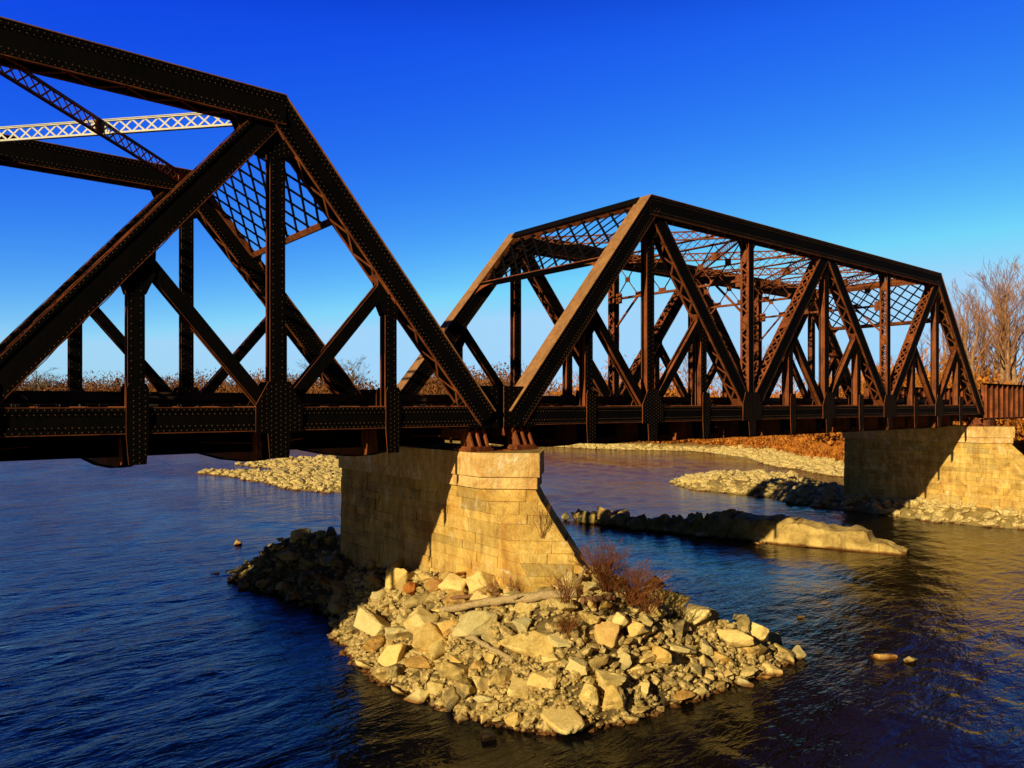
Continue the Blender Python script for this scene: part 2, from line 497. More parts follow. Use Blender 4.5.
def make_span():
    root = empty('truss_bridge_span', (X_SPAN, Y0, ZC))
    Lp = lambda i: (i * P, 0.0)
    U = lambda i: (i * P, H)
    M = lambda i: (i * P, H / 2)
    for y0 in (0.0, W):
        ext = .20
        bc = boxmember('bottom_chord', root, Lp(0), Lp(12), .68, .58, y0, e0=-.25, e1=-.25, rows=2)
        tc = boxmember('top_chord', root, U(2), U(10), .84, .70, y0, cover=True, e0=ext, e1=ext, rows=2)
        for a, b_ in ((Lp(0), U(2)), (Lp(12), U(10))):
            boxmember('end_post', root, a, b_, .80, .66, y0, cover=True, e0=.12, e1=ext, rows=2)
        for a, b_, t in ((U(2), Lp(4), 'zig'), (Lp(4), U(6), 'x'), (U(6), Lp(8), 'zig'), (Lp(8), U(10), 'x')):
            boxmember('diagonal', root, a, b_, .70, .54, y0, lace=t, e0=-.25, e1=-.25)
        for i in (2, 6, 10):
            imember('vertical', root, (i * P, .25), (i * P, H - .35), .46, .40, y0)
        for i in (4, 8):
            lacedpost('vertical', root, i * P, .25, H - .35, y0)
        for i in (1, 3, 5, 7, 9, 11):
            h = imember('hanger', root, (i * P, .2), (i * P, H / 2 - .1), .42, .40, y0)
            for s in (-1, 1):
                # knuckle plate under the diagonal
                q = MB()
                yy = y0 + s * .19
                poly = [(i * P - .62, H / 2 - .55), (i * P + .62, H / 2 - .55), (i * P + .50, H / 2 - .05), (i * P + .30, H / 2 + .30), (i * P - .30, H / 2 + .30), (i * P - .50, H / 2 - .05)]
                if i in (1, 5, 9):   # member rising to the right
                    poly = [(i * P - .24, H / 2 - 1.25), (i * P + .24, H / 2 - 1.25), (i * P + .46, H / 2 - .75), (i * P + .50, H / 2 + .2), (i * P + .2, H / 2 + .5), (i * P - .55, H / 2 - .3)]
                else:
                    poly = [(i * P + .24, H / 2 - 1.25), (i * P - .24, H / 2 - 1.25), (i * P - .46, H / 2 - .75), (i * P - .50, H / 2 + .2), (i * P - .2, H / 2 + .5), (i * P + .55, H / 2 - .3)]
                pts = [(a, yy, c) for a, c in poly]
                q.prism(pts, (0, -.012, 0), (0, .012, 0), 0)
                q.build('gusset_plate', MATS, h)
        for i, j in ((1, 2), (3, 2), (5, 6), (7, 6), (9, 10), (11, 10)):
            imember('sub_strut', root, M(i), Lp(j), .38, .36, y0, rv=False)
        # gussets and hanger tongues on the bottom chord
        for i in range(1, 12):
            x = i * P
            if i % 2 == 0:
                poly = [(x - .30, -1.18), (x + .30, -1.18), (x + .36, -.42), (x + .72, -.40), (x + .72, .42), (x + .34, 1.12), (x - .34, 1.12), (x - .72, .42), (x - .72, -.40), (x - .36, -.42)]
                if i in (4, 8):
                    poly = [(x - .26, -1.18), (x + .26, -1.18), (x + .36, -.42), (x + .86, -.40), (x + .86, .45), (x + .62, 1.05), (x - .62, 1.05), (x - .86, .45), (x - .86, -.40), (x - .36, -.42)]
            else:
                poly = [(x - .22, -1.18), (x + .22, -1.18), (x + .28, -.40), (x + .28, .85), (x + .21, 1.0), (x - .21, 1.0), (x - .28, .85), (x - .28, -.40)]
            gusset(bc, poly, y0, .58)
        for x, sg in ((0, 1), (12 * P, -1)):
            poly = [(x - sg * .66, -.44), (x - sg * .66, 1.12), (x + sg * .30, 1.12), (x + sg * 1.0, .52), (x + sg * 1.25, .36), (x + sg * 1.25, -.44)]
            gusset(bc, poly, y0, .37, sp=.22)
        for i in (2, 4, 6, 8, 10):
            x = i * P
            if i in (4, 8):
                poly = [(x - .55, H + .36), (x + .55, H + .36), (x + .55, H - .45), (x + .24, H - .95), (x - .24, H - .95), (x - .55, H - .45)]
            elif i == 6:
                poly = [(x - 1.0, H + .36), (x + 1.0, H + .36), (x + 1.0, H - .45), (x + .70, H - 1.15), (x - .70, H - 1.15), (x - 1.0, H - .45)]
            else:
                sg = 1 if i == 2 else -1
                poly = [(x + sg * 1.3, H + .36), (x + sg * 1.3, H - .45), (x + sg * .9, H - 1.3), (x - sg * .05, H - 1.45), (x - sg * .72, H - 1.2), (x - sg * .85, H - .62), (x - sg * .12, H + .36)]
            gusset(tc, poly, y0, .34)
        # bearing shoes at both ends
        for x, sg in ((.30, 1), (12 * P - .30, -1)):
            b = MB()
            zt = -.36; zb = -1.28
            b.box((x, y0, zb + .05), .52, .48, .05, 1)
            b.box((x, y0, zb + .14), .46, .42, .04, 1)
            b.box((x, y0, zt - .02), .48, .34, .05, 0)
            for k in (-.34, -.0, .34):
                pts = [(x + k, y0 - .42, zb + .18), (x + k, y0 + .42, zb + .18), (x + k, y0 + .16, zt - .2), (x + k, y0 + .10, zt - .07), (x + k, y0 - .10, zt - .07), (x + k, y0 - .16, zt - .2)]
                b.prism(pts, (-.035, 0, 0), (.035, 0, 0), 1)
            pts = [(x - .44, y0, zb + .18), (x + .44, y0, zb + .18), (x + .2, y0, zt - .07), (x - .2, y0, zt - .07)]
            b.prism(pts, (0, -.03, 0), (0, .03, 0), 0)
            b.tube([(x - .42, y0, zt - .22), (x + .42, y0, zt - .22)], [.075, .075], 10, 1)
            b.build('bearing_shoe', MATS, root)
    # floor beams, fish bellied
    for i in range(0, 13):
        x = i * P if 0 < i < 12 else (.45 if i == 0 else 12 * P - .45)
        b = MB()
        ya, yb = .34, W - .34
        ze = -1.16
        prof = [(ya, .10), (ya, ze), (ya + .9, ze - .16), (ya + 2.0, ze - .26), (W / 2, ze - .32), (yb - 2.0, ze - .26), (yb - .9, ze - .16), (yb, ze), (yb, .10)]
        if i in (0, 12): prof = [(ya, .10), (ya, -.9), (yb, -.9), (yb, .10)]
        b.prism([(x, y, z) for y, z in prof], (-.016, 0, 0), (.016, 0, 0), 1)
        low = [q for q in prof if q[1] < 0]
        for q, r in zip(low[:-1], low[1:]):
            b.strut((x, q[0], q[1] - .012), (x, r[0], r[1] - .012), .024, .34, 0, (1, 0, 0))
        b.bar((x, ya, .113), (x, yb, .113), (1, 0, 0), (0, 0, 1), .17, .012, 0)
        for k in range(1, 9):
            y = ya + (yb - ya) * k / 9
            b.box((x, y, -.5), .06, .012, .55, 1)
        b.build('floor_beam', MATS, root)
    # stringers under each rail
    for y in (1.95, 3.55, W - 3.55, W - 1.95):
        b = MB()
        b.box((6 * P, y, -.47), 6 * P - .3, .012, .59, 0)
        b.box((6 * P, y, .14), 6 * P - .3, .15, .012, 0)
        b.box((6 * P, y, -1.07), 6 * P - .3, .15, .012, 0)
        b.build('stringer', MATS, root)
    # bottom laterals
    for i in range(0, 12, 2):
        b = MB()
        b.strut((i * P + .3, .3, -.72), ((i + 2) * P - .3, W - .3, -.72), .14, .02, 1, (0, 0, 1))
        b.build('bottom_lateral', MATS, root)
        b = MB()
        b.strut((i * P + .3, W - .3, -.75), ((i + 2) * P - .3, .3, -.75), .14, .02, 1, (0, 0, 1))
        b.build('bottom_lateral', MATS, root)

    def lattice(name, A, B, dep, wid, parent=root, zc=H - .02, pale=False):
        """double laced strut lying between the top chords: four angles, X bars on both faces"""
        A = Vector((A[0], A[1], zc)); B = Vector((B[0], B[1], zc))
        u = (B - A); L = u.length; u = u / L
        A = A + u * .30; B = B - u * .30; L -= .60
        n = Vector((-u.y, u.x, 0)); Z = Vector((0, 0, 1))
        b = MB()
        for q in (-1, 1):
            b.bar(A + Z * q * (dep / 2 - .012), B + Z * q * (dep / 2 - .012), n, Z, wid / 2, .012, 1)
            for s in (-1, 1):
                oo = n * s * (wid / 2 - .03) + Z * q * (dep / 2 - .034)
                b.bar(A + oo, B + oo, n, Z, .009, .032, 1)
        for s in (0,):
            for e in (.25, L - .25):
                c = A + u * e
                b.bar(c - u * .22, c + u * .22, n, Z, .018, dep / 2 - .02, 1)
            c = A + u * (L / 2)
            b.bar(c - u * .26, c + u * .26, n, Z, .018, dep / 2 - .02, 1)
            k = max(2, int(L / (dep * 1.02))); st = (L - .8) / k
            for i in range(k):
                for sg in (-1, 1):
                    oo = n * (.008 * sg)
                    a0 = A + u * (.4 + i * st) + oo - Z * sg * (dep / 2 - .05); b0 = A + u * (.4 + (i + 1) * st) + oo + Z * sg * (dep / 2 - .05)
                    dd = (b0 - a0).normalized(); pp = dd.cross(n).normalized()
                    b.bar(a0, b0, n, pp, .006, .027, 1)
        return b.build(name, [PALE] * 4 if pale else MATS, parent)
    for i in (2, 4, 6, 8):
        lattice('top_lateral', (i * P, .2), ((i + 2) * P, W - .2), .50, .13)
        lattice('top_lateral', (i * P, W - .2), ((i + 2) * P, .2), .48, .12, zc=H - .03)
    # sway frames
    for i in (4, 6, 8):
        x = i * P
        b = MB()
        zt, zb = H - .30, H - 2.45
        ya, yb = .26, W - .26
        for z in (H + .18, H - .30):
            for s in (-1, 1):
                b.bar((x + s * .10, ya, z), (x + s * .10, yb, z), (1, 0, 0), (0, 0, 1), .065, .022, 1)
        for s in (-1, 1):
            b.bar((x + s * .055, ya, zb), (x + s * .055, yb, zb), (1, 0, 0), (0, 0, 1), .05, .06, 1)
        k = 14
        for j in range(k):
            for sg in (-1, 1):
                y_0 = ya + (yb - ya) * j / k; y_1 = ya + (yb - ya) * (j + 1) / k
                zz = (H - .28, H + .16) if sg > 0 else (H + .16, H - .28)
                b.strut((x + .012 * sg, y_0, zz[0]), (x + .012 * sg, y_1, zz[1]), .012, .06, 1, (1, 0, 0))
        k = 5
        for j in range(k):
            y_0 = ya + (yb - ya) * j / k; y_1 = ya + (yb - ya) * (j + 1) / k
            b.strut((x - .02, y_0, zt), (x - .02, y_1, zb), .016, .09, 1, (1, 0, 0))
            b.strut((x + .02, y_0, zb), (x + .02, y_1, zt), .016, .09, 1, (1, 0, 0))
            b.box((x, (y_0 + y_1) / 2, (zt + zb) / 2), .03, .17, .15, 1)
            if j: b.box((x, y_0, zb + .12), .036, .24, .14, 1)
        for s, yk in ((1, ya), (-1, yb)):
            b.strut((x, yk, zb - 1.7), (x, yk + s * 1.7, zb), .1, .1, 1, (1, 0, 0))
            b.box((x, yk + s * .12, zb), .045, .28, .30, 1)
        b.build('sway_frame', MATS, root)
    # end portals in the plane of the end posts
    for (a, c, sg) in ((Lp(0), U(2), 1), (Lp(12), U(10), -1)):
        u, n, L = unit(a, c)
        N3 = Vector((n[0], 0, n[1]))
        s_top, s_bot = L - .05, L * .70
        pt = lambda s, y, o=0: Vector((a[0] + u[0] * s + n[0] * (.30 + o), y, a[1] + u[1] * s + n[1] * (.30 + o)))
        U3 = Vector((u[0], 0, u[1]))
        b = MB()
        ya, yb = .25, W - .25
        b.bar(pt(s_top, ya), pt(s_top, yb), U3, N3, .16, .17, 1)
        b.bar(pt(s_top + .02, ya, .19), pt(s_top + .02, yb, .19), U3, N3, .22, .012, 0)
        b.bar(pt(s_bot, ya), pt(s_bot, yb), U3, N3, .10, .07, 1)
        b.bar(pt(s_bot - .10, ya), pt(s_bot - .10, yb), U3, N3, .014, .15, 0)
        # side angles along the posts
        for y in (ya + .10, yb - .10):
            b.bar(pt(s_bot, y), pt(s_top, y), N3, (0, 1, 0), .10, .03, 1)
        hs = s_top - s_bot
        pitch = .93
        for sgn in (1, -1):
            y = ya - hs
            while y < yb:
                y_a, s_a, y_b, s_b = y, s_bot, y + hs, s_top
                if y_a < ya: s_a += (ya - y_a); y_a = ya
                if y_b > yb: s_b -= (y_b - yb); y_b = yb
                if s_b - s_a > .15:
                    if sgn < 0: ya2, yb2 = W - y_a, W - y_b
                    else: ya2, yb2 = y_a, y_b
                    A = pt(s_a, ya2, sgn * .03); B = pt(s_b, yb2, sgn * .03)
                    dd = (B - A).normalized(); pp = dd.cross(N3).normalized()
                    b.bar(A, B, N3, pp, .014, .052, 0)
                y += pitch
        # curved corner brackets
        for y, q in ((ya, 1), (yb, -1)):
            pts = [pt(s_bot - .12, y)]
            for k in range(7):
                t = k / 6 * math.pi / 2
                pts.append(pt(s_bot - .12 - 1.1 * (1 - math.sin(t)), y + q * 1.1 * (1 - math.cos(t))))
            b.prism(pts, N3 * -.012, N3 * .012, 1)
        b.build('end_portal', MATS, root)
    return root

span = make_span()
tag(span, 'complete dark steel truss span between the middle pier and the right pier', 'truss bridge', 'riveted railway truss spans')
span_b = copy_tree(span)
span_b.location = (X_SPAN - SPAN_STEP, Y0, ZC)
tag(span_b, 'nearer dark steel truss span at left, with a pale lattice brace high up', 'truss bridge')
# brace in the left span coloured pale for its sun glare: near corner U10 to far U8
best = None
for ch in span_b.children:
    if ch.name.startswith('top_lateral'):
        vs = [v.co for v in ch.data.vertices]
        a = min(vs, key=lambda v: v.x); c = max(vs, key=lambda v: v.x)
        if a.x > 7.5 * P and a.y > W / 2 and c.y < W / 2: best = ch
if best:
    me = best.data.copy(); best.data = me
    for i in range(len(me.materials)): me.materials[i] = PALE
    best['label'] = 'pale whitish lattice brace with sun glare put into its colour'

# track over both spans
def make_track():
    root = empty('railway_track', (0, Y0, ZC))
    tag(root, 'timber decked railway track running through both truss spans', 'railway track')
    x0, x1 = X_SPAN - SPAN_STEP, X_SPAN + SPAN_STEP + 26
    for y in (2.0, 3.5, W - 3.5, W - 2.0):
        b = MB()
        b.bar((x0, y, .455), (x1, y, .455), (0, 1, 0), (0, 0, 1), .07, .012, 0)
        b.bar((x0, y, .53), (x1, y, .53), (0, 1, 0), (0, 0, 1), .012, .065, 0)
        b.bar((x0, y, .61), (x1, y, .61), (0, 1, 0), (0, 0, 1), .037, .022, 0)
        b.build('rail', RAILM, root)
    for y in (1.05, W - 1.05):
        b = MB()
        b.bar((x0, y, .545), (x1, y, .545), (0, 1, 0), (0, 0, 1), .12, .10, 0)
        b.build('guard_timber', TIMBER, root)
        b = MB()
        b.bar((x0, y - (.28 if y < 3 else -.28), .76), (x1, y - (.28 if y < 3 else -.28), .76), (0, 1, 0), (0, 0, 1), .05, .03, 0)
        b.bar((x0, y - (.28 if y < 3 else -.28), .64), (x1, y - (.28 if y < 3 else -.28), .64), (0, 1, 0), (0, 0, 1), .012, .09, 0)
        b.build('side_plate', RAILM, root)
    first = None
    rest = MB()
    n = int((x1 - x0) / .50)
    vis0 = int((0.02 * D - x0) / .50)
    for k in range(n):
        x = x0 + .25 + k * .50
        if vis0 <= k < vis0 + 100:
            if first is None:
                b = MB(); b.box((0, W / 2, .30), .11, W / 2 - .75, .14)
                first = b.build('sleeper', TIMBER, root); first.location.x = x
            else:
                c = first.copy(); col.objects.link(c); c.parent = root; c.location.x = x
        else:
            rest.box((x, W / 2, .30), .11, W / 2 - .75, .14)
    o = rest.build('sleepers', TIMBER, root); o['kind'] = 'stuff'
make_track()

# approach plate girder beyond the far pier
def make_girder():
    x0 = X_SPAN + SPAN_STEP + .1
    root = empty('plate_girder_span', (x0, Y0, ZC))
    tag(root, 'rusty brown plate girder span with vertical ribs at the far right end of the bridge', 'girder bridge')
    L = 30.0
    zt, zb = 2.05, -.75
    for y0 in (0, W):
        b = MB()
        b.box((L / 2, y0, (zt + zb) / 2), L / 2, .014, (zt - zb) / 2, 1)
        b.box((L / 2, y0, zt + .02), L / 2 + .1, .24, .02, 0)
        b.box((L / 2, y0, zt - .07), L / 2 + .02, .035, .06, 0)
        b.box((L / 2, y0, zb - .02), L / 2 + .1, .24, .02, 0)
        g = b.build('girder', MATS, root)
        for k in range(26):
            x = .06 + k * 1.19
            if x > L: break
            b = MB()
            for s in (-1, 1):
                b.box((x, y0 + s * .11, (zt + zb) / 2), .016, .095, (zt - zb) / 2 - .08, 1)
            b.build('stiffener', MATS, g)
    for x in (.5, 10, 20, 29.5):
        b = MB(); b.box((x, W / 2, -.4), .1, W / 2 - .02, .3, 0); b.build('floor_beam', MATS, root)
    for y0 in (0, W):
        b = MB(); b.box((.45, y0, -1.03), .45, .4, .245, 1); b.build('bearing_shoe', MATS, root)
make_girder()

# ------------------------------------------------------------------ piers
XP = 0.782 * D
HW = 1.36
Z_CAP = EYE - 0.0788 * D        # top of the coping
def make_pier():
    root = empty('stone_pier', (XP, 0, 0))
    mb = MB()
    tone = []
    yf = 1.465 * D
    def plan(z):
        """nose tip y and half width at height z"""
        if z >= Z_CAP - 1.35: tipy = .902 * D
        else: tipy = .902 * D - (Z_CAP - 1.35 - max(z, 2.1)) * 1.03
        hw = HW + max(0, (Z_CAP - 1.35 - z)) * .02
        return tipy, hw
    heights = []
    z = Z_CAP
    courses = [(.86, .20), (.42, .11)]
    r = random.Random(5)
    seq = []
    for h, o in courses:
        seq.append((z - h, z, o)); z -= h
    while z > -.8:
        h = r.choice([.30, .36, .42, .5])
        seq.append((z - h, z, 0)); z -= h
    core = MB()
    for (za, zb_, o) in seq:
        t0, h0 = plan(zb_); t1, h1 = plan(za)
        def ring(t, h, g):
            # g: grow outward
            return [(-h - g, yf + g), (-h - g, t + h - g * .4), (0, t - g * 1.2), (h + g, t + h - g * .4), (h + g, yf + g)]
        top = ring(t0, h0, o - .05); bot = ring(t1, h1, o - .05)
        n = 5
        vs = [(a, b, za + .002) for a, b in bot] + [(a, b, zb_ - .002) for a, b in top]
        fs = [tuple(range(n - 1, -1, -1)), tuple(range(n, 2 * n))] + [(i, (i + 1) % n, n + (i + 1) % n, n + i) for i in range(n)]
        mb.add(vs, fs); tone += [(.55, .52, .47)] * len(fs)
        topo = ring(t0, h0, o); boto = ring(t1, h1, o)
        for i in range(n):
            j = (i + 1) % n
            A0, B0, A1, B1 = (Vector((*boto[i], za)), Vector((*boto[j], za)), Vector((*topo[i], zb_)), Vector((*topo[j], zb_)))
            L = (B0 - A0).length
            ex = (B0 - A0).normalized(); up = (A1 - A0)
            nrm = ex.cross(up).normalized()
            cen = Vector((0, (t0 + yf) / 2 + 2, za))
            if nrm.dot(A0 - cen) < 0: nrm = -nrm
            pos = 0.0
            cuts = [0.0]
            while pos < L:
                pos += r.uniform(.6, 1.7) * (1.5 if o > .05 else 1.0)
                cuts.append(min(pos, L))
            if len(cuts) > 2 and cuts[-1] - cuts[-2] < .35: cuts.pop(-2)
            for c0, c1 in zip(cuts[:-1], cuts[1:]):
                sx = up.dot(ex); L1 = (B1 - A1).length
                t0_ = sx if c0 == 0 else min(max(c0, sx + .02), sx + L1 - .02)
                t1_ = sx + L1 if c1 >= L else min(max(c1, sx + .02), sx + L1 - .02)
                if t1_ - t0_ < .05: t1_ = t0_ + .05
                upp = up - ex * sx
                q = [A0 + ex * c0, A0 + ex * c1, A0 + ex * t1_ + upp, A0 + ex * t0_ + upp]
                outw = r.uniform(-.006, .022) if o > 0 else r.uniform(-.03, .035)
                c = sum(q, Vector()) / 4
                g = .008 if o > 0 else .009
                ins = lambda v, m: v + (c - v).normalized() * m
                back = [ins(v, g) - nrm * .045 for v in q]
                rim = [ins(v, g) + nrm * (outw - .012) for v in q]
                fr = [ins(v, g + r.uniform(.012, .04)) + nrm * (outw + r.uniform(-.012, .012)) for v in q]
                vs = back + rim + fr
                fs = []
                for k in range(4):
                    k2 = (k + 1) % 4
                    fs.append((k, k2, 4 + k2, 4 + k)); fs.append((4 + k, 4 + k2, 8 + k2, 8 + k))
                fs.append((8, 9, 10, 11))
                mb.add(vs, fs)
                b = r.uniform(.95, 1.28) if o < .1 else r.uniform(1.3, 1.45); w = r.uniform(-.12, .12)
                if r.random() < .10: b *= .75
                tone += [(b + w * .3, b, (b - w) * (1.35 if o > .02 else 1.0))] * len(fs)
    me = mb.mesh('masonry', [STONE])
    ca = me.color_attributes.new('tone', 'FLOAT_COLOR', 'CORNER')
    arr = np.ones((len(me.loops), 4), dtype=np.float32)
    k = 0
    for pi, p in enumerate(me.polygons):
        arr[p.loop_start:p.loop_start + p.loop_total, :3] = tone[pi]
    ca.data.foreach_set('color', arr.ravel())
    bm = bmesh.new(); bm.from_mesh(me); bmesh.ops.recalc_face_normals(bm, faces=bm.faces); bm.to_mesh(me); bm.free()
    o = bpy.data.objects.new('masonry', me); col.objects.link(o); o.parent = root
    # bearing seats
    sb = MB()
    for y in (D, D + W):
        for x in (-1, 1):
            sb.box((x * .72, y, Z_CAP + .008), .58, .62, .012)
    sb.build('bed_plate', SUN_RUST, root)
    return root
pier = make_pier()
tag(pier, 'sunlit coursed limestone pier with sloping pointed nose standing on the boulder heap in midstream', 'pier', 'stone bridge piers')
pier_b = copy_tree(pier)
pier_b.location = (XP + SPAN_STEP, 0, 0)
tag(pier_b, 'farther stone pier at the right, mostly in shadow under the bridge end', 'pier')

# ------------------------------------------------------------------ ground
def seg_sdf(X, Y, poly):
    """signed distance (positive inside) to a closed polygon"""
    d = np.full(X.shape, 1e9); ins = np.zeros(X.shape, bool)
    n = len(poly)
    for i in range(n):
        ax, ay = poly[i]; bx, by = poly[(i + 1) % n]
        ex, ey = bx - ax, by - ay
        t = np.clip(((X - ax) * ex + (Y - ay) * ey) / (ex * ex + ey * ey), 0, 1)
        d = np.minimum(d, np.hypot(X - ax - t * ex, Y - ay - t * ey))
        c = ((ay > Y) != (by > Y))
        with np.errstate(divide='ignore', invalid='ignore'):
            xi = (bx - ax) * (Y - ay) / (by - ay if by != ay else 1e-9) + ax
        ins ^= c & (X < xi)
    return np.where(ins, d, -d)
def fbm(X, Y, s, seed=0, oct=4):
    out = np.empty(X.size)
    xs = X.ravel(); ys = Y.ravel()
    for i in range(xs.size):
        out[i] = noise.fractal(Vector((xs[i] * s + seed, ys[i] * s - seed, seed * .37)), 1.0, 2.0, oct)
    return out.reshape(X.shape)

SHORE = [(a * D, b * D) for a, b in [(-160, 60), (-30, 26), (-10, 19), (0, 15.5), (2.5, 12), (3.9, 8), (4.5, 5.6), (4.85, 4.6), (5.2, 3.8), (4.9, 3.15), (4.3, 2.55), (4.05, 2.05), (4.1, 1.3), (4.5, 0), (5.5, -3), (8, -10), (40, -60), (170, -60), (170, 170), (-160, 170)]]
BAR1 = [at(px, py) for px, py in [(195, 473), (235, 477), (268, 483), (295, 490), (345, 493), (400, 492), (430, 478), (425, 462), (360, 456), (310, 459), (262, 462), (235, 465), (262, 468), (282, 471), (262, 473.5), (225, 471)]]
BAR2 = [at(px, py) for px, py in [(672, 482), (690, 489), (740, 494), (775, 497)]] + [(2.80 * D, 1.62 * D), (2.77 * D, 1.25 * D), (2.76 * D, 1.0 * D), (2.79 * D, .82 * D), (2.92 * D, .71 * D), (3.15 * D, .64 * D), (3.5 * D, .70 * D), (3.5 * D, 1.1 * D), (3.3 * D, 1.6 * D), (3.5 * D, 2.0 * D)] + [at(px, py) for px, py in [(800, 479), (740, 477.5), (700, 477)]]
def ground_h(X, Y):
    n1 = fbm(X, Y, .05, 3.1, 4); n2 = fbm(X, Y, .5, 8.7, 3)
    d = seg_sdf(X, Y, SHORE) + n1 * 3.0
    h = np.interp(d, [-30, -4, 0, 4, 8, 13, 30, 80, 400, 1500], [-2, -1, 0, .6, 1.5, 3.6, 4.8, 5.2, 6, 8])
    for poly, mh, sl in ((BAR1, .62, .20), (BAR2, 1.15, .50)):
        db = seg_sdf(X, Y, poly) + n2 * .35 + n1 * .6
        hb = np.where(db > 0, mh * (1 - np.exp(-np.maximum(db, 0) * sl / mh)), db * .35)
        h = np.maximum(h, hb)
    return h + n2 * .10 * np.clip(h + .6, 0, 1)
def axis(lo, hi, st, far, g=1.35):
    a = list(np.arange(lo, hi + .01, st)); s = st; x = hi
    while x < far: s *= g; x += s; a.append(x)
    s = st; x = lo; b = []
    while x > -far: s *= g; x -= s; b.append(x)
    return np.array(b[::-1] + a)
gx = axis(20, 150, 1.1, 3600); gy = axis(8, 150, 1.1, 3600)
GX, GY = np.meshgrid(gx, gy, indexing='ij')
GZ = ground_h(GX, GY)
def grid_mesh(name, GX, GY, GZ, m, smooth=True):
    nx, ny = GX.shape
    v = np.stack([GX, GY, GZ], -1).reshape(-1, 3)
    i = np.arange(nx * ny).reshape(nx, ny)
    f = np.stack([i[:-1, :-1], i[1:, :-1], i[1:, 1:], i[:-1, 1:]], -1).reshape(-1, 4)
    me = bpy.data.meshes.new(name); me.from_pydata(v.tolist(), [], f.tolist()); me.materials.append(m)
    if smooth: me.shade_smooth()
    o = bpy.data.objects.new(name, me); col.objects.link(o)
    return o
g = grid_mesh('ground', GX, GY, GZ, GROUND); tag(g, kind='structure')
def wave_axis(a, b, c, d, far):
    out = [a]
    x = a
    while x < far:
        st = .20 if x < b else (.20 + (x - b) / (c - b) * .30 if x < c else (.5 + (x - c) / (d - c) * .7 if x < d else (x - d) * .12 + 1.2))
        x += st; out.append(x)
    lo = []; x = a; st = 1.0
    while x > -far:
        x -= st; st *= 1.25; lo.append(x)
    return np.array(lo[::-1] + out)
wx = wave_axis(1, 34, 66, 130, 3600); wy = wave_axis(4, 30, 66, 150, 3600)
WX, WY = np.meshgrid(wx, wy, indexing='ij')
SP = np.maximum(np.gradient(wx)[:, None], np.gradient(wy)[None, :])
wr_ = np.random.default_rng(77)
WZ = np.zeros_like(WX)
for lam in np.geomspace(.6, 6.0, 52):
    th = math.radians(142) + wr_.normal(0, .55)
    kx, ky = math.cos(th) * 2 * math.pi / lam, math.sin(th) * 2 * math.pi / lam
    slope = .019 * (1.0 if lam < 1.5 else (1.5 / lam) ** .55)
    fade = np.clip((lam / np.maximum(SP, .01) - 2.6) / 1.5, 0, 1)
    lx, ly = wr_.uniform(.03, .11, 2)
    env = .55 + .45 * np.sin(WX * lx + WY * ly * .6 + wr_.uniform(0, 6.28)) * np.sin(WY * ly - WX * lx * .4 + wr_.uniform(0, 6.28))
    WZ += slope * lam / (2 * math.pi) * env * fade * np.sin(kx * WX + ky * WY + wr_.uniform(0, 6.28))
calm = np.clip(.75 + .6 * np.sin(WX * .045 + 1.3 + .9 * np.sin(WY * .05)) * np.sin(WY * .06 + .7 * np.sin(WX * .07)), .35, 1.15)
wt = grid_mesh('river_water', WX, WY, WZ * calm, WATER); tag(wt, kind='structure')

# ------------------------------------------------------------------ boulder heap round the middle pier
HEAP = [(.60, 1.24), (.548, 1.096), (.539, .913), (.545, .814), (.572, .727), (.617, .668), (.695, .640), (.839, .624), (1.0, .617), (1.10, .628), (1.07, .70), (1.0, .80), (.95, .93), (.92, 1.2), (.92, 1.5), (.86, 1.72), (.72, 1.82), (.59, 1.78), (.56, 1.72), (.60, 1.55), (.63, 1.40)]
HEAP = [(a * D, b * D) for a, b in HEAP]
hx = np.arange(10.5, 27.5, .22); hy = np.arange(12.5, 42, .22)
HX, HY = np.meshgrid(hx, hy, indexing='ij')
hn = fbm(HX, HY, .45, 5.5, 4)
hd = seg_sdf(HX, HY, HEAP) + hn * .35
HZ = np.where(hd > 0, 2.95 * np.tanh(np.maximum(hd, 0) / 3.1), hd * .8) + fbm(HX, HY, 1.6, 2.2, 3) * .12
HZ = np.minimum(HZ, 2.85 + hn * .2)
HZ = np.where(HZ > .2, HZ + 1.0 * np.exp(-((HX - XP - .1) ** 2 + (HY - .762 * D) ** 2) / 1.7 ** 2), HZ)
hm = grid_mesh('rock_heap', HX, HY, HZ - .06, ROCK, True); tag(hm, kind='structure'); hm.data.materials[0] = SILT
def heap_z(x, y):
    i = (x - hx[0]) / .22; j = (y - hy[0]) / .22
    i0 = int(np.clip(i, 0, len(hx) - 2)); j0 = int(np.clip(j, 0, len(hy) - 2))
    a, c = min(max(i - i0, 0), 1), min(max(j - j0, 0), 1)
    return float(HZ[i0, j0] * (1 - a) * (1 - c) + HZ[i0 + 1, j0] * a * (1 - c) + HZ[i0, j0 + 1] * (1 - a) * c + HZ[i0 + 1, j0 + 1] * a * c)
def heap_hit(px, py):
    lo = None
    for k in range(600):
        dep = 12 + k * .05
        x, y = dirpt(px, dep); z = EYE + (404 - py) / FPX * dep
        if z <= max(heap_z(x, y), 0): return x, y, max(z, 0), dep
    return None
def in_pier(x, y, m=.1):
    for cx in (XP, XP + SPAN_STEP):
        z = heap_z(x, y) if cx == XP else .4
        tip = .902 * D - max(0, Z_CAP - 1.35 - z) * 1.045
        hw = HW + .1 + m
        if abs(x - cx) < hw and y < 1.49 * D + m and y > tip - m + abs(x - cx): return True
    return False

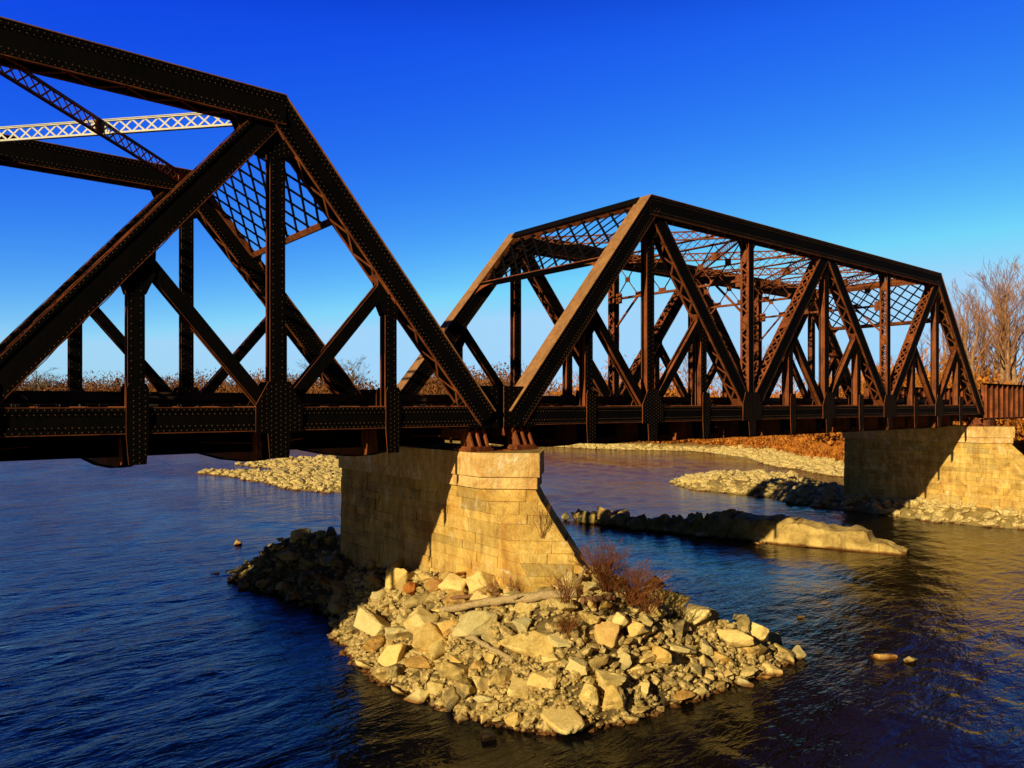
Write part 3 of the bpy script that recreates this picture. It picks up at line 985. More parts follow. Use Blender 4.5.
def rock_mesh(seed, flat=1.0, cuts=15, sub=1, rough=.07, m=ROCK):
    r = random.Random(seed)
    bm = bmesh.new()
    for k in range(cuts):
        v = Vector((r.gauss(0, 1), r.gauss(0, 1), r.gauss(0, 1))).normalized() * r.uniform(.85, 1.12)
        v.x *= r.uniform(.95, 1.15); v.z *= flat
        bm.verts.new(v)
    res = bmesh.ops.convex_hull(bm, input=bm.verts)
    bmesh.ops.delete(bm, geom=[e for e in res['geom_interior'] if isinstance(e, bmesh.types.BMVert)], context='VERTS')
    bmesh.ops.dissolve_limit(bm, angle_limit=math.radians(16), verts=bm.verts, edges=bm.edges)
    bmesh.ops.bevel(bm, geom=list(bm.edges), offset=.075, segments=2 if sub else 1, profile=.6, affect='EDGES', clamp_overlap=True)
    bmesh.ops.triangulate(bm, faces=bm.faces)
    for k in range(sub):
        bmesh.ops.subdivide_edges(bm, edges=bm.edges, cuts=1, use_grid_fill=True)
    for v in bm.verts:
        n = noise.fractal(v.co * 1.6 + Vector((seed * 3.3, 0, 0)), 1, 2, 4)
        n2 = noise.fractal(v.co * 5.0 + Vector((seed * 1.7, 0, 0)), 1, 2, 3)
        v.co += v.co.normalized() * (n * rough * 1.4 + n2 * rough * .5)
    bmesh.ops.recalc_face_normals(bm, faces=bm.faces)
    me = bpy.data.meshes.new('boulder'); bm.to_mesh(me); bm.free()
    me.materials.append(m)
    me.shade_smooth(); me.set_sharp_from_angle(angle=math.radians(24))
    return me
BIG = [rock_mesh(i + 1, flat=random.uniform(.58, .92), cuts=random.choice([10, 12, 14]), sub=2) for i in range(12)]
SLAB = [rock_mesh(i + 40, flat=.42, cuts=14, sub=2) for i in range(4)]
SMALL = [rock_mesh(i + 60, flat=random.uniform(.5, .9), cuts=12, sub=0) for i in range(10)]
BIGO = rock_mesh(90, .7, 14, 2, m=ROCKO)
DARKR = [rock_mesh(i + 95, .6, 13, 1, m=ROCKD) for i in range(3)]

def place(me, x, y, z, sx, sy, sz, rz, tilt, label, group=None, name='boulder', cat='boulder'):
    o = bpy.data.objects.new(name, me); col.objects.link(o)
    o.location = (x, y, z); o.scale = (sx, sy, sz)
    o.rotation_euler = (tilt[0], tilt[1], rz)
    tag(o, label, cat, group)
    return o
placed = []
HEROES = [  # px, py, half width px, half height px, kind, label
    (530, 648, 25, 13, 's', 'long grey slab boulder lying just below the main driftwood log'),
    (592, 654, 15, 15, 'b', 'rounded grey boulder in the middle of the heap, right of the grey slab'),
    (607, 634, 14, 15, 'b', 'upright wedge-shaped boulder below the red brush, casting a deep shadow to its right'),
    (619, 621, 11, 9, 'b', None), (636, 629, 13, 11, 'b', None),
    (667, 656, 20, 15, 'b', 'large blocky boulder with a flat sloping top at the right of the heap'),
    (678, 629, 14, 11, 'b', None),
    (697, 617, 17, 14, 'b', 'tall boulder at the back right crest of the heap beside the dark shadow'),
    (622, 661, 10, 10, 'b', None),
    (610, 680, 16, 14, 'b', 'square-edged boulder near the front centre above the pebbles'),
    (592, 696, 12, 9, 'b', None), (613, 700, 13, 10, 'b', None),
    (552, 717, 31, 13, 's', 'big flat boulder at the water edge, foremost of the heap'),
    (721, 648, 13, 14, 'b', 'leaning slab-like boulder toward the right spit of the heap'),
    (706, 648, 10, 11, 'b', None), (755, 652, 12, 12, 'b', None), (742, 620, 9, 7, 'b', None),
    (656, 590, 14, 11, 'b', 'brownish boulder right behind the red brush at the top of the heap'),
    (673, 600, 13, 9, 'b', None), (652, 611, 15, 11, 'b', None), (772, 671, 9, 7, 'b', None), (772, 640, 10, 8, 'b', None),
    (396, 585, 16, 13, 'b', 'tan boulder at the shadow edge on the left of the heap, beside the pier foot'),
    (433, 588, 12, 9, 'o', 'rusty orange boulder against the foot of the pier'),
    (411, 590, 9, 8, 'o', None), (430, 575, 11, 8, 'b', None),
    (376, 624, 24, 15, 'b', 'largest pale boulder at the left shore of the heap'),
    (427, 640, 20, 16, 'b', 'big speckled grey boulder left of the lower driftwood log'),
    (399, 634, 14, 11, 'b', None), (374, 645, 14, 9, 's', None),
    (399, 655, 20, 12, 'b', 'broad pale boulder low on the left shore of the heap'),
    (455, 674, 17, 13, 'b', 'pale boulder below the end of the lower driftwood log'),
    (466, 689, 12, 11, 'b', None), (436, 686, 9, 10, 'b', None), (474, 625, 22, 11, 's', None),
    (452, 701, 11, 9, 'b', None), (352, 628, 12, 8, 'b', None), (495, 634, 15, 10, 'b', None),
    (560, 640, 12, 9, 'b', None), (480, 600, 14, 9, 'b', None), (455, 600, 13, 10, 'b', None),
    (640, 690, 10, 9, 'b', None), (575, 668, 14, 10, 'b', None), (545, 682, 16, 10, 'b', None), (520, 690, 14, 10, 'b', None), (500, 676, 13, 10, 'b', None),
]
r = random.Random(21)
for px, py, hw, hh, kind, lab in HEROES:
    hit = heap_hit(px, py + hh * .5)
    if not hit: continue
    x, y, z, dep = hit
    w = hw / FPX * dep * 1.15; h = hh / FPX * dep * 1.2
    me = {'s': SLAB[len(placed) % 4], 'b': BIG[len(placed) % 12], 'o': BIGO}[kind]
    fz = h / (.45 if kind == 's' else .72)
    place(me, x, y, z + h * .48, w, w * r.uniform(.8, 1.05), fz, r.uniform(-.5, .5) + (-.89 if kind == 's' else r.uniform(0, 6)), (r.uniform(-.25, .25), r.uniform(-.25, .25)),
          lab or 'mid-sized pale boulder lying among the stones of the heap around the middle pier',
          None if lab else 'mid-sized boulders of the heap around the middle pier')
    placed.append((x, y, max(w, .25)))
def lit(x, y): return y < .99 * D + .62 * 6.5 + .6
# filler boulders, large to small
tries = 0; nfill = 0
while nfill < 196 and tries < 150000:
    tries += 1
    x = r.uniform(11, 27); y = r.uniform(13, 41)
    z = heap_z(x, y)
    if z < -.12 or in_pier(x, y, .05): continue
    # keep to what the photograph shows: the near side and the left flank
    if x > XP + HW and y > .93 * D: continue
    back = not lit(x, y)
    if y > 22.5 and r.random() < .80: continue
    s = r.uniform(.38, .68) if nfill < 80 else (r.uniform(.28, .48) if nfill < 170 else r.uniform(.17, .34))
    if z < .7 and x > .66 * D and x < 1.0 * D: s *= .82
    if z < .35: s *= .8
    if any((x - a) ** 2 + (y - c) ** 2 < (.60 * (s + q)) ** 2 for a, c, q in placed): continue
    dark = not lit(x, y)
    me = BIG[nfill % 12] if s > .22 else SMALL[nfill % 10]
    place(me, x, y, z + s * .36, s * r.uniform(.9, 1.25), s * r.uniform(.8, 1.05), s * r.uniform(.75, 1.0), r.uniform(0, 6.3), (r.uniform(-.4, .4), r.uniform(-.4, .4)),
          'dark boulder in the bridge shadow beside and behind the middle pier' if dark else ('stone-sized pale rock wedged between the boulders of the heap around the middle pier' if s <= .3 else 'mid-sized pale boulder lying among the stones of the heap around the middle pier'),
          'shadowed boulders beside the middle pier' if dark else ('stone-sized rocks of the heap around the middle pier' if s <= .3 else 'mid-sized boulders of the heap around the middle pier'))
    placed.append((x, y, s)); nfill += 1
# pebbles and cobbles: nobody could count them
def scatter(name, pts, sizes, m, label=None, squash=.6, seed=3):
    rr = np.random.default_rng(seed)
    base = bmesh.new(); bmesh.ops.create_icosphere(base, subdivisions=1, radius=1)
    bv = np.array([v.co[:] for v in base.verts]); bf = np.array([[v.index for v in f.verts] for f in base.faces]); base.free()
    n = len(pts); nv = len(bv)
    V = np.repeat(bv[None], n, 0) * rr.uniform(.72, 1.2, (n, nv, 1))
    V = V * rr.uniform(.7, 1.3, (n, 1, 3)); V[:, :, 2] *= squash
    a = rr.uniform(0, 6.28, n); t = rr.uniform(-.5, .5, n)
    ca, sa = np.cos(a)[:, None], np.sin(a)[:, None]; ct, st = np.cos(t)[:, None], np.sin(t)[:, None]
    y1 = V[:, :, 1] * ct - V[:, :, 2] * st; z1 = V[:, :, 1] * st + V[:, :, 2] * ct
    x2 = V[:, :, 0] * ca - y1 * sa; y2 = V[:, :, 0] * sa + y1 * ca
    V = np.stack([x2, y2, z1], -1) * np.asarray(sizes)[:, None, None] + np.asarray(pts)[:, None, :]
    F = bf[None] + (np.arange(n) * nv)[:, None, None]
    me = bpy.data.meshes.new(name); me.from_pydata(V.reshape(-1, 3).tolist(), [], F.reshape(-1, 3).tolist()); me.materials.append(m)
    o = bpy.data.objects.new(name, me); col.objects.link(o)
    tag(o, label, 'stones' if label else None, kind='stuff')
    return o
pts = []; sz = []
while len(pts) < 9000:
    x = r.uniform(11, 26); y = r.uniform(13, 41)
    z = heap_z(x, y)
    if z < -.15 or in_pier(x, y, .0): continue
    if x > XP + HW and y > .93 * D: continue
    if y > 30 and r.random() < .7: continue
    s = min(.20, r.lognormvariate(-2.72, .50))
    if z > 1.5 and r.random() < .6: continue
    pts.append((x, y, z + s * .15)); sz.append(s)
scatter('pebbles', pts, sz, PEB, 'loose pebbles and cobbles filling the heap around the middle pier')

pts = []; sz = []
while len(pts) < 700:
    x = r.uniform(11, 26); y = r.uniform(13, 36)
    z = heap_z(x, y)
    if z < -.1 or in_pier(x, y, .05) or (x > XP + HW and y > .93 * D) or (not lit(x, y) and r.random() < .6): continue
    s = r.uniform(.12, .27)
    if z < .8: s *= .8
    pts.append((x, y, z + s * .25)); sz.append(s)
scatter('cobbles', pts, sz, PEB, 'smaller angular stones packed between the boulders of the middle heap', .7, 14)
# stones standing in the water
for px, py, hw, hh, k, lab in [
    (236, 543, 6, 3.5, 0, 'small pale stone in the blue water, farther of the two left of the heap'),
    (212, 571, 7, 4, 1, 'small yellowish flat stone in the water at the left tip of the heap'),
    (883, 655, 13, 5, 2, 'half-submerged brown rock in the dark water at right, left one of the pair'),
    (911, 660, 7, 5, 3, 'small rounded reddish rock in the dark water at right, right one of the pair'),
    (487, 735, 10, 6, 4, 'dull brown rock in the water in front of the heap'),
    (757, 543, 5, 2.5, 5, 'small pale stone in the water in front of the ruined wall'),
    (818, 547, 11, 2, 6, 'flat stone awash beside the lit end of the ruined wall'),
    (801, 617, 4, 2, 7, 'tiny reddish stone in the water right of the heap')]:
    dep = EYE * FPX / (py + hh * .5 - 404); x, y = dirpt(px, dep)
    w = hw / FPX * dep; h = hh / FPX * dep
    me = DARKR[k % 3] if k in (4,) else (BIG[k % 12] if k not in (6,) else SLAB[0])
    place(me, x, y, h * .35, w * 1.1, w * .9, h * 1.5, r.uniform(-.2, .2) - .89, (0, 0), lab, None, 'river_stone', 'stone')

# ------------------------------------------------------------------ ruined wall in midstream
def make_ruin():
    A = Vector((*at(907, 553), 0)); B = Vector((*at(580, 520), 0))
    u = (B - A).normalized(); n = Vector((-u.y, u.x, 0)); L = (B - A).length
    if n.x > 0: n = -n              # n points to the camera's left side (-X)
    prof = [(0, .12), (.02, .4), (.05, .6), (.085, .72), (.09, 1.15), (.13, 1.35), (.17, 1.2), (.25, 1.45), (.33, 1.65), (.40, 1.5), (.45, 1.5), (.46, 1.6), (.565, 1.6), (.58, 1.1), (.66, .9), (.72, .6), (.80, .7), (.90, .5), (1, .3)]
    ts = [q[0] for q in prof]; hs = [q[1] for q in prof]
    k, m = 220, 15
    v = []; f = []
    for i in range(k):
        t = i / (k - 1)
        h = float(np.interp(t, ts, hs)) + noise.fractal(Vector((t * 30, 3, 1)), 1, 2, 4) * (.10 if t < .45 else .35)
        hw = 1.35 * (1 - .5 * abs(2 * t - 1) ** 3)
        sec = [(-hw - .20, -.5), (-hw - .14, .0), (-hw - .10, .25), (-hw - .07, .5), (-hw - .03, .78), (-hw + .02, .93), (-hw + .14, .985), (-hw * .55, 1), (0, .98), (hw * .55, .96), (hw - .14, .93), (hw, .84), (hw + .1, .5), (hw + .2, .1), (hw + .3, -.5)]
        for j, (a, z) in enumerate(sec):
            p = A + u * (t * L) - n * (a)
            p = A + u * (t * L) + n * (-a)
            zz = z * max(h, .05) if z > 0 else z
            amp = .13 if t < .45 else .25
            q = Vector((p.x, p.y, zz)) * 1.3
            p = p + n * noise.fractal(q, 1, 2, 5) * amp
            zz += noise.fractal(q + Vector((9, 9, 9)), 1, 2, 5) * amp * (1 if z > 0 else 0)
            vd = noise.voronoi(Vector((q.x * .55, q.y * .55, q.z * .9)))[0]
            ck = max(0, .16 - (vd[1] - vd[0])) / .16
            p = p - n * (1 if j < 7 else -1) * (-.12 * ck) * (1 if 0 < j < m - 1 else 0)
            stp = noise.cell(Vector((q.x * .55, q.y * .55, 2.0)))
            if z > .6: zz += (stp - .5) * (.10 if t < .45 else .4) - ck * .08
            v.append((p.x, p.y, zz))
    for i in range(k - 1):
        for j in range(m - 1):
            f.append((i * m + j, (i + 1) * m + j, (i + 1) * m + j + 1, i * m + j + 1))
    f.append(tuple(range(m))); f.append(tuple((k - 1) * m + j for j in range(m - 1, -1, -1)))
    mb = MB(); mb.add(v, f)
    me = mb.mesh('ruined_wall', [CONC])
    bm = bmesh.new(); bm.from_mesh(me); bmesh.ops.recalc_face_normals(bm, faces=bm.faces); bm.to_mesh(me); bm.free()
    me.shade_smooth(); me.set_sharp_from_angle(angle=math.radians(14))
    o = bpy.data.objects.new('ruined_wall', me); col.objects.link(o)
    tag(o, 'long crumbling masonry stub rising from the river between the piers, right end sunlit', 'ruin')
    rr = random.Random(4)
    for k in range(34):
        far = k >= 24
        t = rr.uniform(.93, 1.04) if far else .36 + .60 * (k + rr.random()) / 24
        side = rr.choice([1, 1, -1])
        off = rr.uniform(-1.4, 1.4) if (far or t > .62) else side * rr.uniform(1.2, 2.0)
        p = A + u * (t * L) + n * off
        s = rr.uniform(.35, .6) if far else (rr.uniform(.55, 1.15) if t > .62 else rr.uniform(.35, .75))
        lab = 'pale rock piled at the far left tip of the broken wall' if far else 'dark jagged rock of the broken line between wall and far tip in midstream'
        place(BIG[k % 12], p.x, p.y, s * .2 + (.2 if t > .62 else 0), s, s * .85, s * rr.uniform(.9, 1.35), rr.uniform(0, 6), (rr.uniform(-.4, .4), rr.uniform(-.4, .4)), lab,
              'rocks at the far tip of the broken wall' if far else 'rocks along the broken wall')
make_ruin()

# stones of the gravel bars, of the apron round the far pier and of the far beach
def bar_pts(poly, n, lo, hi, seed, hmin=.03):
    rr = np.random.default_rng(seed)
    xs = [q[0] for q in poly]; ys = [q[1] for q in poly]
    X = rr.uniform(min(xs) - 1, max(xs) + 1, n * 4); Y = rr.uniform(min(ys) - 1, max(ys) + 1, n * 4)
    Z = ground_h(X, Y)
    d = seg_sdf(X, Y, poly)
    k = (Z > -.1) & (d > -1.0)
    X, Y, Z = X[k][:n], Y[k][:n], Z[k][:n]
    s = np.clip(rr.lognormal(math.log(lo), .45, len(X)), .06, hi)
    return np.stack([X, Y, Z + s * .1], -1), s
p_, s_ = bar_pts(BAR1, 4200, .24, .75, 5)
scatter('bar_stones', p_, s_, BARP, 'pale cobbles covering the gravel bar seen left of the middle pier', seed=8)
p_, s_ = bar_pts(BAR2, 2200, .26, .8, 6)
scatter('apron_stones', p_, s_, BARP, 'pale cobbles of the low bar running out from the farther pier', seed=9)
BEACH = [(a * D, b * D) for a, b in [(4.4, 6.0), (4.5, 5.6), (4.85, 4.6), (5.2, 3.8), (4.9, 3.15), (4.3, 2.55), (4.05, 2.05), (4.1, 1.3), (4.5, 0), (5.0, .2), (4.6, 1.4), (4.55, 2.1), (4.9, 2.5), (5.3, 3.1), (5.35, 3.8), (4.98, 4.7), (4.62, 5.65), (4.5, 6.1)]]
p_, s_ = bar_pts(BEACH, 4600, .36, 1.1, 7)
p_ = p_[p_[:, 2] < 1.6]; s_ = s_[:len(p_)]
scatter('beach_stones', p_, s_, BARP, 'pale stones strewn along the far beach behind the centre span', seed=10)
rr = random.Random(9)
n = 0
while n < 26:
    x = rr.uniform(2.55 * D, 3.6 * D); y = rr.uniform(.62 * D, 2.2 * D)
    if in_pier(x, y, .1): continue
    z = float(ground_h(np.array([x]), np.array([y]))[0])
    if z < .02: continue
    s = rr.uniform(.35, .75)
    shade = 1.06 * D < y < 1.75 * D
    place(BIG[n % 12], x, y, z + s * .15, s * 1.1, s, s * .8, rr.uniform(0, 6), (rr.uniform(-.3, .3), rr.uniform(-.3, .3)),
          'dark boulder in the bridge shadow at the foot of the farther pier' if shade else 'sunlit boulder on the low rocky apron around the farther pier',
          'shadowed boulders at the farther pier' if shade else 'sunlit boulders at the farther pier')
    n += 1

# ------------------------------------------------------------------ driftwood
def log(pix, r0, r1, label, m=DRIFT, lift=.12, branches=(), heap=True):
    root_pts = []
    for px, py in pix:
        if heap:
            hit = heap_hit(px, py); x, y, z, dep = hit
        else:
            x, y = at(px, py, .9); z = .9
        root_pts.append(Vector((x, y, z + lift)))
    # resample with wobble
    pts = []
    for a, c in zip(root_pts[:-1], root_pts[1:]):
        for k in range(6): pts.append(a.lerp(c, k / 6))
    pts.append(root_pts[-1])
    rl = random.Random(len(label))
    base = pts[0].copy()
    P_ = [p - base + Vector((rl.uniform(-.03, .03), rl.uniform(-.03, .03), rl.uniform(-.02, .02))) for p in pts]
    rad = [r0 + (r1 - r0) * i / (len(P_) - 1) for i in range(len(P_))]
    rad = [q * rl.uniform(.88, 1.12) for q in rad]
    mb = MB(); mb.tube(P_, rad, 9)
    for (i, v, l, rb) in branches:
        p = P_[i]; d = Vector(v).normalized()
        q = [p, p + d * l * .35 + Vector((0, 0, l * .05)), p + d * l * .7 + Vector((.03, 0, l * .16)), p + d * l + Vector((.05, .02, l * .34))]
        mb.tube(q, [rb, rb * .8, rb * .62, rb * .35], 7)
    o = mb.build('driftwood_log', m, None, 40); o.location = base
    tag(o, label, 'driftwood', 'driftwood logs')
log([(440, 621), (490, 613), (535, 608), (578, 604)], .11, .17, 'longest bleached driftwood log lying across the heap with a horn-like branch at its right end', branches=[(17, (.9, .2, .5), .85, .11), (9, (-.3, -.8, .1), .6, .05)], lift=.36)
log([(443, 610), (470, 607), (500, 605)], .07, .05, 'thin dark driftwood pole behind the longest log', DRIFTD, .36)
log([(450, 637), (480, 652), (514, 672)], .10, .06, 'driftwood pole slanting down the heap toward the water, below the longest log', lift=.32)
log([(582, 610), (600, 608), (616, 607)], .12, .08, 'short reddish driftwood piece at the right end of the longest log', DRIFTD, .30)
log([(938, 497), (975, 491), (1035, 488)], .17, .10, 'upper driftwood branch on the rocks in front of the farther pier', lift=.1, heap=False)
log([(955, 503), (985, 495), (1010, 489)], .14, .10, 'lower driftwood branch on the rocks in front of the farther pier', lift=.1, heap=False)

# ------------------------------------------------------------------ shrubs and twigs
def twiggy(mb, base, h, spread, n, rl, r0=.012, depth=3, lean=(0, 0)):
    def grow(p, d, l, r_, lev):
        q = p + d * l * .5 + Vector((rl.uniform(-1, 1), rl.uniform(-1, 1), rl.uniform(-.3, .6))) * l * .06
        e = q + (d + Vector((rl.uniform(-1, 1), rl.uniform(-1, 1), rl.uniform(-.2, .7))) * .25).normalized() * l * .5
        mb.tube([p, q, e], [r_, r_ * .8, r_ * .55], 3, cap=False)
        if lev > 0:
            for k in range(rl.choice([2, 3, 3])):
                dd = (d + Vector((rl.uniform(-1, 1), rl.uniform(-1, 1), rl.uniform(-.4, .8))) * .75).normalized()
                s = rl.uniform(.35, 1.0)
                grow(p.lerp(e, s) if s < .5 else q.lerp(e, (s - .5) * 2), dd, l * rl.uniform(.45, .7), r_ * .62, lev - 1)
    for k in range(n):
        a = rl.uniform(0, 6.28); t = rl.uniform(0, 1) ** .6 * spread
        d = Vector((math.cos(a) * t + lean[0], math.sin(a) * t + lean[1], 1)).normalized()
        p = Vector(base) + Vector((rl.uniform(-1, 1), rl.uniform(-1, 1), 0)) * .12 * spread
        grow(p, d, h * rl.uniform(.4, .62), r0 * rl.uniform(.8, 1.2), depth)
def shrub(px, py, wpx, hpx, label, n, seed, m=SHRUB, depth=3, r0=.012, pos=None, lean=(0, 0), group=None):
    if pos is None:
        hit = heap_hit(px, py); x, y, z, dep = hit
    else: x, y, z, dep = pos
    h = hpx / FPX * dep; sp = wpx / hpx * .75
    mb = MB(); twiggy(mb, (0, 0, 0), h * 1.1, sp, int(n * 1.35), random.Random(seed), r0, depth, lean)
    o = mb.build('shrub', m); o.location = (x, y, z - .05)
    tag(o, label, 'shrub', group)
# the thicket stands to the right of the nose, on the far slope of the heap
def at_depth(px, py, dep):
    x, y = dirpt(px, dep); return (x, y, max(heap_z(x, y), EYE + (404 - py) / FPX * dep), dep)
shrub(0, 0, 64, 56, 'tall rusty red bare bush right beside the pier nose', 26, 3, pos=at_depth(606, 604, 23.5), depth=4, r0=.014)
shrub(0, 0, 74, 46, 'rusty red bare bush right of the tallest one, behind the boulders', 26, 5, pos=at_depth(632, 604, 23.2), depth=4, r0=.014)
shrub(0, 0, 46, 32, 'low rusty bush at the right end of the thicket beside the brownish boulder', 16, 6, pos=at_depth(648, 612, 22.6), depth=3)
shrub(0, 0, 34, 30, 'thin brown bush growing in front of the sloping pier nose', 22, 8, pos=at_depth(565, 601, 21.0), depth=3, r0=.009)
shrub(565, 642, 24, 34, 'small reddish dry weed growing between the boulders at the heap centre', 16, 9, depth=3, r0=.009)
shrub(492, 598, 16, 26, 'dry brown weed against the foot of the pier, left one', 9, 12, depth=2, r0=.008, m=TWIG)
shrub(513, 600, 18, 30, 'dry brown weed against the foot of the pier, right one', 9, 13, depth=2, r0=.008, m=TWIG)
# a sprig rooted in a joint of the sloping nose
zz = EYE - .205 * D
tipy = .902 * D - (Z_CAP - 1.35 - zz) * 1.045
shrub(0, 0, 26, 40, 'leafless sprig growing out of a joint in the pier face', 7, 15, depth=2, r0=.009, m=TWIG, pos=(XP - .52, tipy + .48, zz, 24.0))

# ------------------------------------------------------------------ trees
def tree_meshes(seed, h, spread=.5, levels=5, thick=1.0):
    rl = random.Random(seed)
    tr = MB(); cr = MB()
    def branch(mb, p, d, l, r_, lev):
        k = 4 if lev >= 3 else 3
        pts = [p]; rad = [r_]
        dd = d.copy()
        for i in range(k):
            dd = (dd + Vector((rl.uniform(-1, 1), rl.uniform(-1, 1), rl.uniform(-.25, .55))) * .16).normalized()
            pts.append(pts[-1] + dd * (l / k)); rad.append(max(r_ * (1 - .6 * (i + 1) / k), .009 * thick))
        mb.tube(pts, rad, 6 if lev >= 4 else (4 if lev >= 2 else 3), cap=False)
        if lev <= 0: return
        nb = rl.choice([3, 3, 4, 4]) if lev >= 2 else rl.choice([2, 3])
        for i in range(nb):
            t = rl.uniform(.35, 1.0) * k
            i0 = min(int(t), k - 1)
            q = pts[i0].lerp(pts[i0 + 1], t - i0)
            a = rl.uniform(0, 6.28); s = rl.uniform(.35, .95) * spread * 2
            side = Vector((math.cos(a), math.sin(a), rl.uniform(-.1, .4)))
            nd_ = (dd * 1.0 + side * s).normalized()
            branch(cr, q, nd_, l * rl.uniform(.45, .72), max(rad[i0] * rl.uniform(.40, .58), .009 * thick), lev - 1)
    # trunk
    pts = [Vector((0, 0, -.5))]; rad = [h * .026]
    d = Vector((rl.uniform(-.06, .06), rl.uniform(-.06, .06), 1)).normalized()
    kk = 9
    for i in range(kk):
        d = (d + Vector((rl.uniform(-1, 1), rl.uniform(-1, 1), .6)) * .06).normalized()
        pts.append(pts[-1] + d * (h * .82 / kk)); rad.append(h * .026 * (1 - .80 * (i + 1) / kk))
    tr.tube(pts, rad, 8)
    nb = 12
    for i in range(nb):
        t = (.30 + .70 * (i + rl.random()) / nb) * kk
        i0 = min(int(t), kk - 1); q = pts[i0].lerp(pts[i0 + 1], min(t - i0, 1))
        a = i * 2.4 + rl.uniform(-.5, .5)
        up = .55 + t / kk * .7
        nd_ = Vector((math.cos(a) * spread * 1.7, math.sin(a) * spread * 1.7, up)).normalized()
        branch(cr, q, nd_, h * (.34 - .16 * t / kk), rad[i0] * .36, levels - 2)
    return tr, cr
TV = []
for sd, hh_, spd in ((3, 20, .24), (4, 20, .30), (8, 20, .20), (14, 20, .55)):
    a, c = tree_meshes(sd, hh_, spd, 5, 1.6)
    TV.append((a.mesh('trunk', [BARK]), c.mesh('crown', [TWIG])))
GV = []
for k in (1, 3):
    a, c = TV[k][0].copy(), TV[k][1].copy(); a.materials[0] = BARKG; c.materials[0] = BARKG; GV.append((a, c))
def put_tree(px, dep, topy, v, label, group, set_=None, wide=1.0):
    x, y = dirpt(px, dep)
    z = float(ground_h(np.array([x]), np.array([y]))[0])
    h = EYE + (404 - topy) / FPX * dep - z
    tr, cr = (set_ or TV)[v]
    root = empty('bare_tree', (x, y, max(z, 0)), random.uniform(0, 6.28))
    root.scale = (h / 20 * wide, h / 20 * wide, h / 20)
    for nm, me in (('trunk', tr), ('crown', cr)):
        o = bpy.data.objects.new(nm, me); col.objects.link(o); o.parent = root
    tag(root, label, 'tree', group)
random.seed(3)
for i, (px, dep, ty, v) in enumerate([(958, 128, 290, 0), (975, 122, 305, 1), (990, 118, 278, 2), (1005, 116, 268, 0), (1020, 112, 272, 1), (1036, 112, 268, 2), (948, 140, 318, 2), (966, 135, 330, 3), (1012, 125, 300, 3), (968, 112, 300, 2), (983, 132, 292, 0), (997, 126, 284, 2), (1012, 110, 290, 0)]):
    labs = ['tall bare sunlit tree, leftmost tall one of the clump above the girder span', 'bare tree with forked crown second in the clump above the girder span', 'tall slender bare tree in the middle of the clump above the girder span',
            'tallest bare tree near the right edge above the girder span', 'bare tree cut by the right edge of the photo above the girder span', 'bare tree at the very right edge, only its left twigs in the photo', 'short slim bare tree at the left fringe of the right-hand clump', 'low spreading bare tree at the foot of the right-hand clump',
            'low spreading bare tree under the tallest tree at the right edge', 'slim pale bare tree between the two leftmost trees of the right clump', 'slender bare tree behind the middle of the right clump', 'upright narrow bare tree behind the tallest ones at right', 'pale bare tree in front of the tallest trees at right']
    put_tree(px, dep, ty, v, labs[i], 'bare trees at the right bank')
for i, (px, dep, ty, v) in enumerate([(545, 190, 366, 0), (575, 185, 370, 3), (610, 180, 372, 1), (690, 165, 345, 2), (705, 160, 352, 1), (725, 160, 358, 3), (765, 150, 350, 0), (790, 150, 345, 2), (832, 140, 352, 1), (862, 138, 348, 0), (890, 135, 352, 3), (915, 132, 345, 2), (652, 175, 368, 3)]):
    put_tree(px, dep, ty, v, 'thin bare tree on the far bank seen through the centre truss span', 'bare trees seen through the centre span')
for i, (px, dep, ty, v, lab) in enumerate([(322, 260, 357, 1, 'grey rounded bare tree on the left skyline, left one of a pair'), (352, 255, 358, 0, 'grey rounded bare tree on the left skyline, right one of a pair'),
                                 (30, 290, 366, 1, 'bare tree on the skyline at the far left edge'), (45, 285, 372, 0, 'smaller bare tree beside the skyline tree at the far left'), (292, 280, 374, 1, 'small grey bare tree left of the rounded pair on the skyline')]):
    put_tree(px, dep, ty, v, lab, 'grey bare trees on the left skyline', GV, 1.9)
# the one evergreen on the left skyline
x, y = dirpt(117, 300); z = float(ground_h(np.array([x]), np.array([y]))[0])
root = empty('evergreen_tree', (x, y, z)); tag(root, 'small dark evergreen on the skyline behind the left span', 'tree')
h = EYE + (404 - 378) / FPX * 300 - z
b = MB(); b.tube([(0, 0, -.3), (0, 0, h * .9)], [.35, .08], 7); b.build('trunk', BARKG, root)
b = MB(); rl = random.Random(2)
for k in range(1500):
    t = rl.random() ** .8; zz = h * (.22 + .78 * t); rr_ = (1 - t) * h * .30 * math.sqrt(rl.random()) + .2; a = rl.uniform(0, 6.28)
    c = Vector((math.cos(a) * rr_, math.sin(a) * rr_, zz)); s = rl.uniform(.3, .8)
    d1 = Vector((rl.uniform(-1, 1), rl.uniform(-1, 1), rl.uniform(-.5, .3))) * s; d2 = Vector((rl.uniform(-1, 1), rl.uniform(-1, 1), rl.uniform(-.6, .6))) * s * .5
    b.add([c - d1, c + d1, c + d2], [(0, 1, 2)])
b.build('crown', EVER, root)

